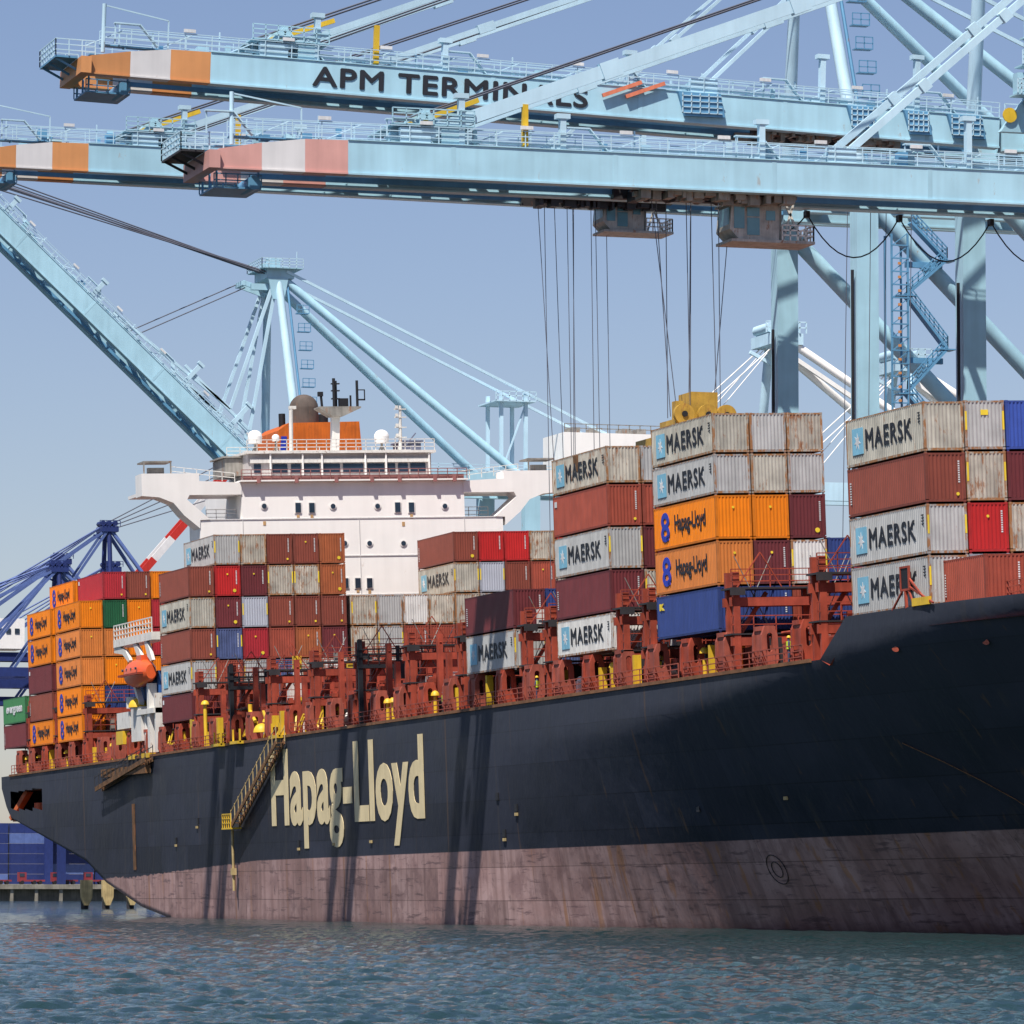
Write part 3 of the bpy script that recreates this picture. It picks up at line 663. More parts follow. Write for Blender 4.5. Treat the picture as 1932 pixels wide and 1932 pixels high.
for (y, z, c_) in ((405, 19.6, REDP), (403.5, 19.3, REDP), (418.3, 20.6, WHITE2), (412, 20.6, WHITE2)): MB().box(3.4, 5, y, y + 1.6, z - .9, z + .9).build('deck_tank', c_, SHIP)

# ------------------------------------------------------------------ CONTAINERS
CC = {
 'grey': ((.46, .455, .445), .20, .15), 'cream': ((.54, .49, .41), .50, .3), 'beige': ((.50, .47, .40), .32, .25), 'white': ((.68, .66, .63), .25, .15),
 'pale': ((.42, .44, .50), .0, .06), 'brown': ((.245, .062, .040), .03, .12), 'maroon': ((.155, .030, .034), .02, .12), 'red': ((.50, .020, .020), .02, .1),
 'brick': ((.36, .075, .045), .08, .15), 'rust': ((.42, .12, .045), .14, .2), 'orange': ((.80, .215, .004), .02, .08), 'dull orange': ((.66, .21, .045), .06, .12),
 'blue': ((.030, .055, .20), .03, .1), 'bright blue': ((.05, .10, .42), .06, .1), 'slate': ((.09, .12, .26), .15, .3), 'green': ((.015, .11, .045), .02, .1), 'pale green': ((.05, .20, .075), .02, .1), 'crimson': ((.40, .025, .035), .02, .1)}
CM = {k: paint('box_' + k.replace(' ', '_'), c, .5, s, r, s) for k, (c, r, s) in CC.items()}
FRM = {k: paint('boxframe_' + k.replace(' ', '_'), tuple(x * .8 for x in c), .6, .2, (min(.85, r + (.55 if k in ('cream', 'beige', 'grey', 'white') else .08))), .2, rcol=(.30, .12, .03) if k in ('cream', 'beige', 'grey', 'white', 'pale') else (.08, .03, .02), sc=1.6) for k, (c, r, s) in CC.items()}
CMESH = {}
def wave(n, pitch, d0, d1):
    """corrugation profile along t -> list of (t, depth)"""
    out = []; f = pitch * .36; s = pitch * .14
    for i in range(n):
        t = i * pitch; out += [(t, d0), (t + f, d0), (t + f + s, d1), (t + 2 * f + s, d1)]
    out.append((n * pitch, d0)); return out
def cmesh(L, H):
    k = (L, H)
    if k in CMESH: return CMESH[k]
    W = 2.438; m = MB(); p = .15
    for x in (0, W - p):
        for y in (0, L - p): m.box(x, x + p, y, y + p, .17, H - .12)
    for x in (-.006, W - .172):
        for y in (-.006, L - .172):
            for z in (0, H - .12): m.box(x, x + .178, y, y + .178, z, z + .12)
            m.box(x + .03, x + .14, y + .03, y + .14, -.1, -.002)
    for x in (.02, W - .14): m.box(x, x + .12, p + .03, L - p - .03, .02, .16).box(x, x + .09, p + .03, L - p - .03, H - .10, H - .02)
    for y in (.02, L - .13): m.box(.16, W - .16, y, y + .11, .02, .17).box(.16, W - .16, y, y + .11, H - .13, H - .02)
    m.box(.1, W - .1, .1, L - .1, H - .09, H - .04).box(.1, W - .1, .1, L - .1, .1, .15).box(W - .08, W - .04, .14, L - .14, .15, H - .09).box(.14, W - .14, L - .1, L - .06, .15, H - .1)
    fr = m.mesh('shipping_container')
    n = round((L - 2 * p) / .28); pr = wave(n, (L - 2 * p) / n, .015, .052)
    sd = MB(); vs = []
    for t, d in pr: vs += [(d, p + t, .15), (d, p + t, H - .09)]
    sd.add(vs, [(2 * i, 2 * i + 2, 2 * i + 3, 2 * i + 1) for i in range(len(pr) - 1)])
    n = 9; pr = wave(n, (W - 2 * p) / n, .015, .06); ed = MB(); vs = []
    for t, d in pr: vs += [(p + t, d, .16), (p + t, d, H - .12)]
    ed.add(vs, [(2 * i, 2 * i + 2, 2 * i + 3, 2 * i + 1) for i in range(len(pr) - 1)])
    for me_, mm in ((0, sd), (1, ed)): pass
    CMESH[k] = (fr, sd.mesh('side_panel'), ed.mesh('end_panel')); return CMESH[k]
MK = {}
def mark(kind, L, H):
    k = (kind, L, H)
    if k in MK: return MK[k]
    S = L / 12.19; zc = H / 2; U = (0, -1, 0); V = (0, 0, 1)
    r = []
    if kind == 'M':
        m = MB().box(-.022, .012, L * .775, L * .915, zc - .75, zc + .80); r.append(('emblem', m.mesh('emblem'), LB))
        r.append(('emblem_star', star((-.024, L * .845, zc), U, V, .52, .012).mesh('emblem_star'), TXW))
        m = MB()
        for i in range(4): m.box(-.012, .01, L * .045, L * .045 + .35 - .06 * (i % 2), H - .62 - i * .17, H - .55 - i * .17)
        r.append(('side_decal', m.mesh('side_decal'), TXB))
        r.append(('lettering', text_mb('MAERSK', (-.006, L * .745, zc - .5), U, V, L * .60, 1.10, .008, 0, 1.1, .09).mesh('lettering'), TXB))
    elif kind == 'H':
        m = text_mb('8', (-.006, L * .885, zc - .85), U, V, 1.75, 1.75, .008, 0, 1, .16).box(-.02, .008, L * .755, L * .80, zc - .85, zc - .5); r.append(('emblem', m.mesh('emblem'), TXBL))
        r.append(('lettering', text_mb('Hapag-Lloyd', (-.004, L * .66, zc - .30), U, (0, 0, 1), L * .50, 1.0, .008, 0, .98, .07).mesh('lettering'), TXB))
    elif kind == 'R':
        m = MB().prism([(L * .60, H - .1), (L * .50, H - .1), (L * .505, H - .7), (L * .52, H - 1.3), (L * .545, H - 1.15), (L * .56, H - .6), (L * .59, H - .8)], 0, -.006, .014); r.append(('rust_patch', m.mesh('rust_patch'), RUSTY))
    elif kind == 'E':
        r.append(('lettering', text_mb('evergreen', (-.004, L * .86, zc - .2), U, V, L * .72, .95, .02, .03).mesh('lettering'), TXW))
    elif kind == 'N':
        m = MB()
        for i in range(9): m.box(-.012, .012, L * .955, L * .97, H - .9 - i * .15, H - .82 - i * .15)
        r.append(('container_number', m.mesh('container_number'), TXW))
    elif kind == 'n':    # vertical number on the end face
        m = MB()
        for i in range(10): m.box(2.0, 2.10, -.004, .03, H - .55 - i * .13, H - .47 - i * .13)
        r.append(('container_number', m.mesh('container_number'), TXW))
    elif kind == 'y':
        m = MB().tube((1.95, -.006, .45), (1.95, .03, .45), .10, n=12); r.append(('sticker', m.mesh('sticker'), YST))
    elif kind == 'Y':
        m = MB().tube((1.85, -.006, .5), (1.85, .03, .5), .16, n=12); r.append(('sticker', m.mesh('sticker'), YST))
    elif kind == 'd':
        m = MB().tube((1.2, -.006, H * .72), (1.2, .03, H * .72), .085, n=12); r.append(('sticker', m.mesh('sticker'), YST))
    elif kind == 's':
        m = MB().box(1.0, 1.45, -.006, .02, H * .7, H * .7 + .3); r.append(('sticker', m.mesh('sticker'), YST))
    elif kind == 'b':    # yellow-black height bars at the top corners
        for a, b in ((.02, .13), (2.31, 2.42)): r.append(('height_mark', MB().box(a, b, -.012, .0, H * .40, H * .78).mesh('height_mark'), YST))
    elif kind == 'K':
        m = text_mb('K', (-.004, L * .95, H - .95), U, V, 1.0, .45, .02, .08); r.append(('emblem', m.mesh('emblem'), YST))
    elif kind == 'p':
        m = MB().box(-.012, .012, L * .93, L * .97, H - .75, H - .35); r.append(('placard', m.mesh('placard'), TXW))
    MK[k] = r; return r
ORD = ['', 'top', 'second', 'third', 'fourth', 'fifth', 'sixth']
COLN = ['outermost', 'second', 'third', 'fourth', 'fifth', 'sixth', 'seventh', 'eighth', 'ninth', 'tenth', 'eleventh', 'twelfth', 'thirteenth', 'fourteenth', 'fifteenth', 'sixteenth', 'seventeenth']
NAMEC = {'grey': 'light grey', 'cream': 'rust-streaked cream', 'beige': 'beige', 'white': 'white', 'pale': 'clean pale grey', 'brown': 'brown', 'maroon': 'maroon', 'red': 'bright red', 'brick': 'brick red', 'rust': 'rust orange', 'orange': 'orange', 'dull orange': 'faded orange', 'blue': 'navy blue', 'bright blue': 'royal blue', 'slate': 'scuffed slate blue', 'green': 'dark green', 'pale green': 'green', 'crimson': 'crimson'}
def container(colr, x, y, z, L, H, marks, label, group):
    fr, sd, ed = cmesh(L, H)
    o = D.objects.new('shipping_container', fr); COL.objects.link(o)
    if not fr.materials: fr.materials.append(FRM[colr])
    o.material_slots[0].link = 'OBJECT'; o.material_slots[0].material = FRM[colr]
    o.matrix_world = MS @ Matrix.Translation((x, y, z)); tag(o, label, 'container', group)
    inst('side_panel', sd, o, mat=CM[colr]); inst('end_panel', ed, o, mat=CM[colr])
    for kch in marks:
        for nm, me, mt in mark(kch, L, H): inst(nm, me, o, mat=mt)
    return o
HC, ST = 2.92, 2.63
def stack(bayname, Y, col, top, tiers, group, L=12.19, x0=0., first=1, sx=None, start=1):
    z = top
    for i, t in enumerate(tiers):
        if t is None: z -= HC; continue
        c, mk = (t.split(':') + [''])[:2]
        h = HC
        if mk.startswith('-'): h = ST; mk = mk[1:]
        z -= h
        x = (col * 2.53 + (.38 if col > 5 and bayname.startswith('before the white') else 0)) if sx is None else sx
        side = {'M': ' with star emblem', 'H': ' with blue emblem', 'E': ' with white script'}.get(mk[:1], '')
        lab = f"{NAMEC[c]} container{side}, {ORD[i + start]} tier, {COLN[col]} column {bayname}".replace('rust-streaked cream', 'rusty').replace('of the stack aft of the spreader', 'of the stack behind it').replace('of the stack behind it', 'aft of the spreader stack')
        container(c, x, Y, z + .07, L, round(h - .10, 2), mk, lab, group)
GA, GB, GC, GD, GE, GG = 'containers stacked behind the bow bulwark', 'containers stacked under the spreader', 'containers in the stack aft of the spreader', 'pair of containers amidships', 'containers stacked before the bridge house', 'orange container stacks by the stern'
nb = 'of the stack nearest the bow'
stack(nb, 253.7, 0, 30.95, ['beige:M', 'brown:Nny', 'grey:Mb', 'grey:Mb'], GA)
stack(nb, 253.7, 1, 31.0, ['grey:sb', 'cream:b', 'red:nd', 'pale:'], GA)
stack(nb, 253.7, 2, 31.0, ['bright blue:', 'maroon:d', 'cream:', 'brown:n'], GA)
stack(nb, 253.7, 3, 31.0, ['grey:', 'brown:', 'grey:', 'red:'], GA)
container('brick', .9, 247.7, 18.95, 6.06, 2.89, 'Nn', 'short brick red container standing just behind the black bow bulwark', GA)
container('pale', 3.5, 247.7, 18.95, 6.06, 2.89, '', 'short pale grey container at the right edge behind the bow bulwark', GA)
nb = 'of the stack under the spreader'
stack(nb, 289.3, 0, 33.66, ['beige:-M', 'grey:-M', 'orange:Hd', 'dull orange:Hd', 'blue:K'], GB)
stack(nb, 289.3, 1, 33.66, ['grey:-', 'beige:-', 'orange:d', 'maroon:nd', 'blue:n'], GB)
stack(nb, 289.3, 2, 33.66, ['cream:-', 'grey:-', 'maroon:nY', 'white:b', 'brick:n'], GB)
stack(nb, 289.3, 3, 25.6, ['blue:', 'blue:'], GB, start=4)
nb = 'of the stack aft of the spreader'
stack(nb, 311.1, 0, 33.48, ['cream:-MR', 'brick:pny', 'grey:Mb', 'maroon:Nn', 'white:-M'], GC)
stack(nb, 311.1, 1, 33.48, ['grey:-', 'brick:nd', 'maroon:', 'cream:b', 'white:-'], GC)
stack(nb, 311.1, 2, 33.48, ['beige:-', 'brick:', 'brown:', 'grey:', 'red:-'], GC)
nb = 'of the low pair amidships'
stack(nb, 333.6, 0, 25.05, ['maroon:Nn', 'grey:Mb'], GD)
stack(nb, 333.6, 1, 25.05, ['blue:', 'slate:'], GD)
nb = 'before the white bridge house'
E = {0: [None, 'brown:Nyn', 'beige:M', 'brown:Nyn', 'grey:Mb', 'maroon:-p'],
     1: ['grey:Mb', 'red:dYn', 'maroon:dYn', 'slate:bn', 'brick:n', 'maroon:-'],
     2: ['cream:', 'maroon:dn', 'pale:b', 'crimson:dY', 'grey:b', 'brown:-'],
     3: ['brown:yn', 'cream:b', 'brown:yn', 'brick:', 'slate:', 'brown:-'],
     4: ['brown:dn', 'cream:b', 'brown:yn', 'rust:dn', 'cream:b', 'brown:-'],
     5: ['rust:Yn', 'rust:dYn', 'brown:yn', 'maroon:dn', 'white:', 'brown:-'],
     6: [None, None, 'cream:b', 'cream:', 'white:', 'brick:-'], 7: [None, None, 'grey:', 'grey:b', 'white:', 'brown:-'],
     8: [None, None, 'white:', 'brick:n', 'brown:', 'brick:-'], 9: [None, None, 'cream:', 'brick:', 'red:', 'brown:-'],
     10: ['brown:NYn', 'beige:Mb', 'cream:', 'brown:', 'brick:', 'brown:-'], 11: ['red:n', 'pale:b', 'grey:', 'maroon:', 'red:', 'brown:-'],
     12: ['red:n', 'brown:n', 'brown:', 'grey:', 'brown:', 'brown:-'], 13: ['cream:', 'brick:dn', 'maroon:', 'brick:', 'brown:', 'brown:-'],
     14: ['red:', 'cream:b', 'brown:', 'brown:', 'brown:', 'brown:-']}
for c, t in E.items(): stack(nb, 435, c, 33.2 + HC, t, GE)
nb = 'of the stack behind the lifeboat'
T0 = 32.8 + HC
G = {0: [None, 'dull orange:H', 'dull orange:Hd', 'dull orange:H', 'orange:Hd', 'orange:-H'], 1: ['crimson:pyn', 'green:n', 'dull orange:d', 'orange:d', 'blue:', 'brown:-'],
     2: ['brown:yn', 'orange:d', 'orange:d', 'orange:d', 'blue:', 'brown:-'], 3: ['orange:', 'crimson:', 'crimson:', 'orange:', 'blue:', 'maroon:-'],
     4: ['crimson:', 'brown:', 'orange:', 'orange:', 'blue:', 'brown:-']}
G[0][1] = 'orange:Hd'
for c, t in G.items(): stack(nb, 483.6, c, T0, t, GG)
nb = 'second stack from the stern'
stack(nb, 498.2, 0, T0 - HC, ['orange:H', 'orange:H', 'maroon:p', 'brown:N', 'orange:-H'], GG, start=2)
stack(nb, 498.2, 1, T0, ['orange:H', 'dull orange:'], GG)
nb = 'of the low stack at the stern'
stack(nb, 512.6, 0, T0 - HC * 4 + .15, ['pale green:E', 'maroon:-N'], GG)
stack(nb, 512.6, 1, T0 - HC * 4 + .15, ['pale green:', 'maroon:-'], GG)

# ------------------------------------------------------------------ CRANES
def crane(Yc, zh, th, za, label, s_cols, tip_s=71.1, lettering=None, trolley=None, big=False, raised=False, extra=None, first_stay=True):
    """quay crane, boom towards -x; hinge at x=149,z=zh (girder top), boom slope th"""
    T = thing('gantry_crane', (152, Yc, 3.6), label, 'crane', 'pale blue gantry cranes over the ship')
    ct, st = math.cos(th), math.sin(th)
    def B(s, y, n=0.): return (149 - s * ct + n * st, Yc + y, zh + s * st + n * ct)
    h = 2.28
    def girder(mb, s0, s1, y0, y1, n0a, n1a, n0b=None, n1b=None):
        n0b = n0a if n0b is None else n0b; n1b = n1a if n1b is None else n1b
        vs = [B(s0, y0, n0a), B(s0, y0, n1a), B(s1, y0, n1b), B(s1, y0, n0b), B(s0, y1, n0a), B(s0, y1, n1a), B(s1, y1, n1b), B(s1, y1, n0b)]
        return mb.add(vs, [(0, 1, 2, 3), (7, 6, 5, 4), (0, 4, 5, 1), (1, 5, 6, 2), (2, 6, 7, 3), (3, 7, 4, 0)])
    ss = [tip_s - 9.25, tip_s - 6.15, tip_s - 3.05, tip_s]
    for y0, y1 in ((-3.5, -2.6), (2.6, 3.5)):
        m = girder(MB(), 0, ss[0], y0, y1, 0, -h)
        girder(m, 0, ss[0], y0 - .12, y1 + .12, -h - .003, -h - .14)       # bottom flange
        girder(m, 0, ss[0], y0 - .08, y1 + .08, .003, .07)
        for k in range(0, int(ss[0]), 6): girder(m, k + .3, k + .4, y0 + (.901 if y0 < 0 else -.06), y0 + (.96 if y0 < 0 else -.001), -.1, -h + .1)
        g = m.build('boom_girder', BLUE, T)
        tops = [0, -.05, -.45, -1.0]
        for k in range(3):
            m = girder(MB(), ss[k] + .003, ss[k + 1], y0, y1, tops[k], -h, tops[k + 1], -h)
            girder(m, ss[k] + .003, ss[k + 1], y0 - .1, y1 + .1, -h - .003, -h - .12)
            m.build('warning_stripe', s_cols[k], g)
    # inner trolley rails and cross beams, seen from below
    m = MB()
    for y in (-2.35, 2.1): girder(m, 0, tip_s - 4, y, y + .25, -h + .15, -h + .5)
    for k in range(4, int(ss[0]), 9): girder(m, k, k + .5, -2.6, 2.6, -.3, -.9)
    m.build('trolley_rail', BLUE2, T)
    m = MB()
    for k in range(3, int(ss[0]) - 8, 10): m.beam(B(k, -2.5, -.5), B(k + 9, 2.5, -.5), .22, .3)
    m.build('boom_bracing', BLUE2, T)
    # tip: end cross beam, upper platform, lower platform
    m = girder(MB(), tip_s + .003, tip_s + .8, -3.9, 3.9, -1.15, -2.4); m.build('tip_cross_beam', s_cols[2], T)
    m = girder(MB(), tip_s + .81, tip_s + 2.5, -2.6, 3.4, -1.0, -1.15)
    for y in (-3.3, 0, 3.1): m.beam(B(tip_s + 2.4, y * .75 + .4, -1.15), B(tip_s + .6, y * .75 + .4, -2.0), .16)
    tp = m.build('tip_platform', BLUE2 if not big else DARK, T)
    m = MB()
    for a_, b_ in (((tip_s + 2.5, -2.6), (tip_s + 2.5, 3.4)), ((tip_s - .5, -2.7), (tip_s + 2.5, -2.6)), ((tip_s - .5, 3.5), (tip_s + 2.5, 3.4))):
        m.rail(B(a_[0], a_[1], -1.0), B(b_[0], b_[1], -1.0), 1.25, .9, .04, 3)
    m.tube(B(tip_s - 1, -3.0, -.6), B(tip_s - 1, -3.0, 3.1), .16, n=8); m.beam(B(tip_s - 1, -3, 3.0), B(tip_s - 6, -3, 2.2), .1); m.beam(B(tip_s - 6, -3, 2.2), B(tip_s - 6, -3, 0), .1)
    m.build('tip_railing', PALE, tp)
    m = girder(MB(), tip_s - 3.6, tip_s - .2, -1.2, 3.2, -h - 1.0, -h - 1.12)
    for s_ in (tip_s - 3.4, tip_s - .4):
        for y in (-1.1, 1, 3.1): m.beam(B(s_, y, -h - 1.05), B(s_, y, -h + .2), .14)
    for y in (-1.2, 3.2): m.rail(B(tip_s - 3.6, y, -h - 1.0), B(tip_s - .2, y, -h - 1.0), .9, .85, .04, 2)
    m.tube(B(tip_s - 3, -1.5, -h - .7), B(tip_s - 3, 1.5, -h - .7), .5, n=12); m.build('sheave_platform', BLUE2, T)
    # walkway and railings along the top
    m = MB()
    for y0, y1 in ((-2.55, -1.7), (1.7, 2.55)): girder(m, 0, tip_s - 1, y0, y1, .12, .02)
    for k in range(2, int(tip_s), 3): m.beam(B(k, -2.6, -.1), B(k, -1.75, 0), .1)
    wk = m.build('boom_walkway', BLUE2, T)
    m = MB(); n = int(tip_s / 2.1)
    for y, rr in ((-3.42, .035), (-1.7, .03), (3.4, .03)):
        for k in range(n + 1):
            s_ = (tip_s - 1) * k / n; m.beam(B(s_, y, .1), B(s_, y, 1.25), rr * 2)
        for hh in (.45, .85, 1.25): m.beam(B(0, y, hh), B(tip_s - 1, y, hh), rr * 1.8)
    m.build('boom_railing', PALE, wk)
    # small fittings on the walkway
    m = MB()
    girder(m, 2, tip_s - 8, -1.2, -.7, .1, .45); girder(m, 2, tip_s - 12, -3.2, -2.95, .3, .42); girder(m, 2, tip_s - 3, .9, 1.1, .6, .75)
    for k in range(int(tip_s / 2.6)):
        s_ = 1 + k * 2.6; m.beam(B(s_, -1.25, .1), B(s_, -1.25, 1.5 + .5 * (k % 3 == 0)), .1)
        if k % 2: m.beam(B(s_, -3.1, 1.2), B(s_ + 2.6, -1.3, .1), .07)
        if k % 5 == 1: m.beam(B(s_, -3.0, .1), B(s_ + 1.4, -3.0, 1.7), .5, .08); m.beam(B(s_ + 1.4, -3, 1.7), B(s_ + 3.4, -3, 1.7), .5, .1); m.beam(B(s_ + 3.3, -3, 1.7), B(s_ + 3.3, -3, .1), .1)
    for y in (-1.3, 1.6): m.beam(B(1, y, 1.5), B(tip_s - 3, y, 1.5), .07)
    m.build('cable_tray', PALE, wk)
    m = MB()
    for k in range(int((tip_s - 10) / 12)): girder(m, 6 + k * 12, 6.35 + k * 12, -3.515, -3.501, -.02, -h + .02).cut()
    m.split('splice_plate', BLUE, wk)
    random.seed(int(Yc)); m = MB(); m2 = MB(); m3 = MB()
    for k in range(64):
        s_ = random.uniform(1, tip_s - 4); y = random.uniform(-3.3, 3.1); a_ = random.uniform(.2, .9); b_ = random.uniform(.3, 1.3)
        girder(random.choice((m, m, m2)), s_, s_ + a_, y, y + a_, .08, b_); m.cut(); m2.cut()
    for k in range(9):
        s_ = 4 + k * (tip_s - 12) / 8; girder(m3, s_, s_ + .9, -3.6, -3.4, 1.35, 1.6); m3.cut()
    m.split('boom_fitting', BLUE, wk); m2.split('junction_box', BLUE2, wk); m3.split('floodlight', TXW, wk)
    # latch frame and sheave tower on the boom
    m = MB(); s_ = tip_s - 15.5
    for y in (-2.9, 2.9):
        m.beam(B(s_ + 2.6, y, 0), B(s_ + .4, y, 2.3), .28, .4).beam(B(s_ - 1.8, y, 0), B(s_ + .4, y, 2.3), .28, .4)
    m.beam(B(s_ + .4, -3, 2.3), B(s_ + .4, 3, 2.3), .5); m.tube(B(s_ + .4, -1.2, 1.7), B(s_ + .4, 1.2, 1.7), .75, n=14)
    girder(m, s_ - 2, s_ - .6, -3.3, -1.5, .07, 1.3)
    girder(m, s_ - 3, s_ + 3, -3.4, 3.3, 1.35, 1.45); m.rail(B(s_ - 3, -3.4, 1.4), B(s_ + 3, -3.4, 1.4), 1.1, 1, .04, 3)
    m.build('sheave_frame', BLUE, T)
    # posts that carry the stays when the boom is up
    for s_, hh in ((tip_s - 13.3 - 4.3, 3.4), (31, 2.6), (46, 2.3), (15, 3.6), (7, 4.2)):
        m = MB().beam(B(s_, -3.05, .05), B(s_, -3.05, hh), .42, .55).beam(B(s_, -3.05, .05), B(s_ + .9, -3.05, .05), .3, .5)
        girder(m, s_ - .5, s_ + .5, -3.4, -2.7, hh, hh + .35); m.build('stay_post', PALE, T)
    # fixed girder behind the hinge
    m = MB()
    for y0, y1 in ((-3.5, -2.6), (2.6, 3.5)): m.box(149.2, 207, Yc + y0, Yc + y1, zh - 2.5, zh - .02).box(149.2, 207, Yc + y0 - .1, Yc + y1 + .1, zh - 2.64, zh - 2.503)
    for x in range(152, 207, 9): m.box(x, x + .6, Yc - 2.6, Yc + 2.6, zh - 1.6, zh - .6)
    m.build('main_girder', BLUE, T)
    m = MB(); 
    for y in (-3.4, 3.4): m.rail((149.5, Yc + y, zh), (206, Yc + y, zh), 1.2, 2, .045, 3)
    m.box(149.5, 206, Yc - 2.55, Yc - 1.6, zh + .0, zh + .1); m.build('girder_railing', PALE, T)
    mh = MB().box(188.2, 201.6, Yc - 4.5, Yc + 4.5, zh + .6, zh + 5.6).build('machinery_house', WHITE, T)
    m = MB().rail((188.3, Yc - 4.4, zh + 5.6), (201.5, Yc - 4.4, zh + 5.6), 1.1, 1.4, .05, 2)
    for x in (190, 193, 197, 199): m.box(x, x + 1.2, Yc - 2, Yc + 1, zh + 5.6, zh + 6.5)
    m.build('roof_fitting', GREYM, mh)
    # legs
    zt = zh - 2.6
    for x in (152, 182):
        for y in (-10, 10):
            lg = MB().box(x - 1.0, x + 1.0, Yc + y - .85, Yc + y + .85, 5.2, zt + .6)
            for z in (18, 26, 34, 42): lg.box(x - 1.06, x + 1.06, Yc + y - .91, Yc + y + .91, z, z + .25)
            L_ = lg.build('crane_leg', BLUE, T)
            if x == 152:
                MB().tube((x - 1.35, Yc + y - .6, 8), (x - 1.35, Yc + y - .6, zt - (6 if y < 0 else 9)), .14, n=6).build('black_leg_pole', BLACK, L_)  # thin black pole beside each waterside leg
            b_ = MB().box(x - 1.2, x + 1.2, Yc + y - 4.2, Yc + y + 4.2, 4.2, 5.2)
            for k in range(6): b_.tube((x - .4, Yc + y - 3.6 + 1.45 * k, 4.05), (x + .4, Yc + y - 3.6 + 1.45 * k, 4.05), .42, n=10)
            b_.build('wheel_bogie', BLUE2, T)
    m = MB()
    for x in (152, 182): m.box(x - .8, x + .8, Yc - 9.1, Yc + 9.1, zt + .62, zt + 2.3).cut().box(x - .7, x + .7, Yc - 9.1, Yc + 9.1, 19, 21).cut()
    for y in (-10, 10): m.box(153.1, 180.9, Yc + y - .6, Yc + y + .6, 19, 21).cut().box(153.1, 180.9, Yc + y - .5, Yc + y + .5, zt + .8, zt + 2.2).cut()
    m.split('portal_beam', BLUE, T)
    for y in (-10, 10):
        MB().tube((153, Yc + y, zt - .5), (181, Yc + y, zt - 27.5), .72, n=16).build('diagonal_brace', BLUE, T)
        MB().tube((153, Yc + y, zt - 28.5), (181, Yc + y, 22.5), .6, n=14).build('diagonal_brace', BLUE, T)
    # A-frame
    for y in (-1, 1):
        MB().tube((152, Yc + y * 9.6, zt + 1.6), (150.6, Yc + y * 2.6, za - .6), .62, .5, n=16).build('frame_leg', PALE, T)
        MB().tube((151.2, Yc + y * 2.4, za - .8), (181.5, Yc + y * 7.5, zt + 2.0), .56, n=14).build('back_stay', BLUE, T)
        MB().beam((151.6, Yc + y * 3.2, za), (201, Yc + y * 3.2, zh + 2.6), .24, .34).build('back_tie', PALE, T)
    hd = MB().box(149, 152.6, Yc - 3.2, Yc + 3.2, za - .9, za + .3).box(148.2, 153.6, Yc - 3.9, Yc + 3.9, za + .3, za + .42)
    for y in (-2.2, -.8, .8, 2.2): hd.tube((150.2, Yc + y - .2, za + 1.0), (150.2, Yc + y + .2, za + 1.0), .8, n=14)
    hd.prism([(149.2, za - .9), (151.8, za - .9), (151.3, za - 3.6), (149.8, za - 3.6)], 1, Yc - 3.3, Yc - 2.9).box(147.2, 149.4, Yc - 2.6, Yc - 1.8, za - 2.4, za - 1.6)
    HD = hd.build('apex_head', BLUE, T)
    m = MB().rail((148.2, Yc - 3.9, za + .42), (153.6, Yc - 3.9, za + .42), 1.15, .9, .045, 3).rail((148.2, Yc + 3.9, za + .42), (153.6, Yc + 3.9, za + .42), 1.15, .9, .045, 3).rail((148.2, Yc - 3.9, za + .42), (148.2, Yc + 3.9, za + .42), 1.15, .9, .045, 3)
    m.box(149.6, 151.6, Yc - .8, Yc + .8, za + 1.8, za + 1.95).tube((153, Yc - 3, za + .4), (153, Yc - 3, za + 2.6), .07, n=5); m.build('apex_railing', PALE, HD)
    # ladder cage tower on the waterside frame
    m = MB().box(153.3, 154.1, Yc - 9.5, Yc - 8.9, zt - 2, zt + 1)
    for k in range(9):
        f = k / 9; z = zt + 3 + (za - zt - 6) * f; y = -9.6 + 7 * f
        m.box(152.8, 154.4, Yc + y - .5, Yc + y + .4, z, z + .1); m.rail((152.8, Yc + y - .5, z), (154.4, Yc + y - .5, z), 1.1, .8, .04, 2)
    m.tube((153, Yc - 9, zt + 2), (151.8, Yc - 3, za - 2), .16, n=6); m.build('ladder_landing', BLUE2, T)
    sb = .34 if not big else .42; sh = .50 if not big else .95
    S_o, S_i = tip_s - 14.3, 24.8
    if not raised:
        for y in (-1, 1):
            for s_, hh in ((S_o, sh), (S_i, sh * .55)):
                P0 = B(s_, y * 3.05, .55); P1 = (149.8, Yc + y * 2.9, za)
                m = MB().beam(P0, P1, sb, hh)
                for k in range(1, 4):
                    c0 = Vector(P0).lerp(Vector(P1), k / 4 - .012); c1 = Vector(P0).lerp(Vector(P1), k / 4 + .012); m.beam(c0, c1, sb + .25, hh + .3)
                girder(m, s_ - 1.0, s_ + 1.2, y * 3.05 - .3, y * 3.05 + .3, .08, 1.15)
                m.build('boom_stay', PALE, T)
        m = MB()
        for y in (-1.6, -1.0, 1.0, 1.6):
            m.tube(B(S_o + 1.2, y, 1.7), (150, Yc + y, za + 1.6), .055, n=4).tube(B(S_o - 1.5, y, .8), (150, Yc + y, za + .4), .05, n=4)
        m.build('hoist_rope', ROPE, T)
        m = MB(); m.beam(B(S_o + .4, -1.5, 1.5), B(S_o - 5, -1.5, 3.6), .5, .35).cut().beam(B(S_o - 8, -3.1, .2), B(S_o - 8, -3.1, 3.2), .4); m.split('yellow_guard', YEL, T)
    if lettering:
        s_ = (149 - 92.45) / ct; O = B(s_, -3.53, -1.88); U = Vector((ct, 0, -st)); V = Vector((st, 0, ct))
        text_mb(lettering, O, U, V, 22.1, 1.42, .03, 0, 1.08, .12).build('girder_lettering', TXB, T)
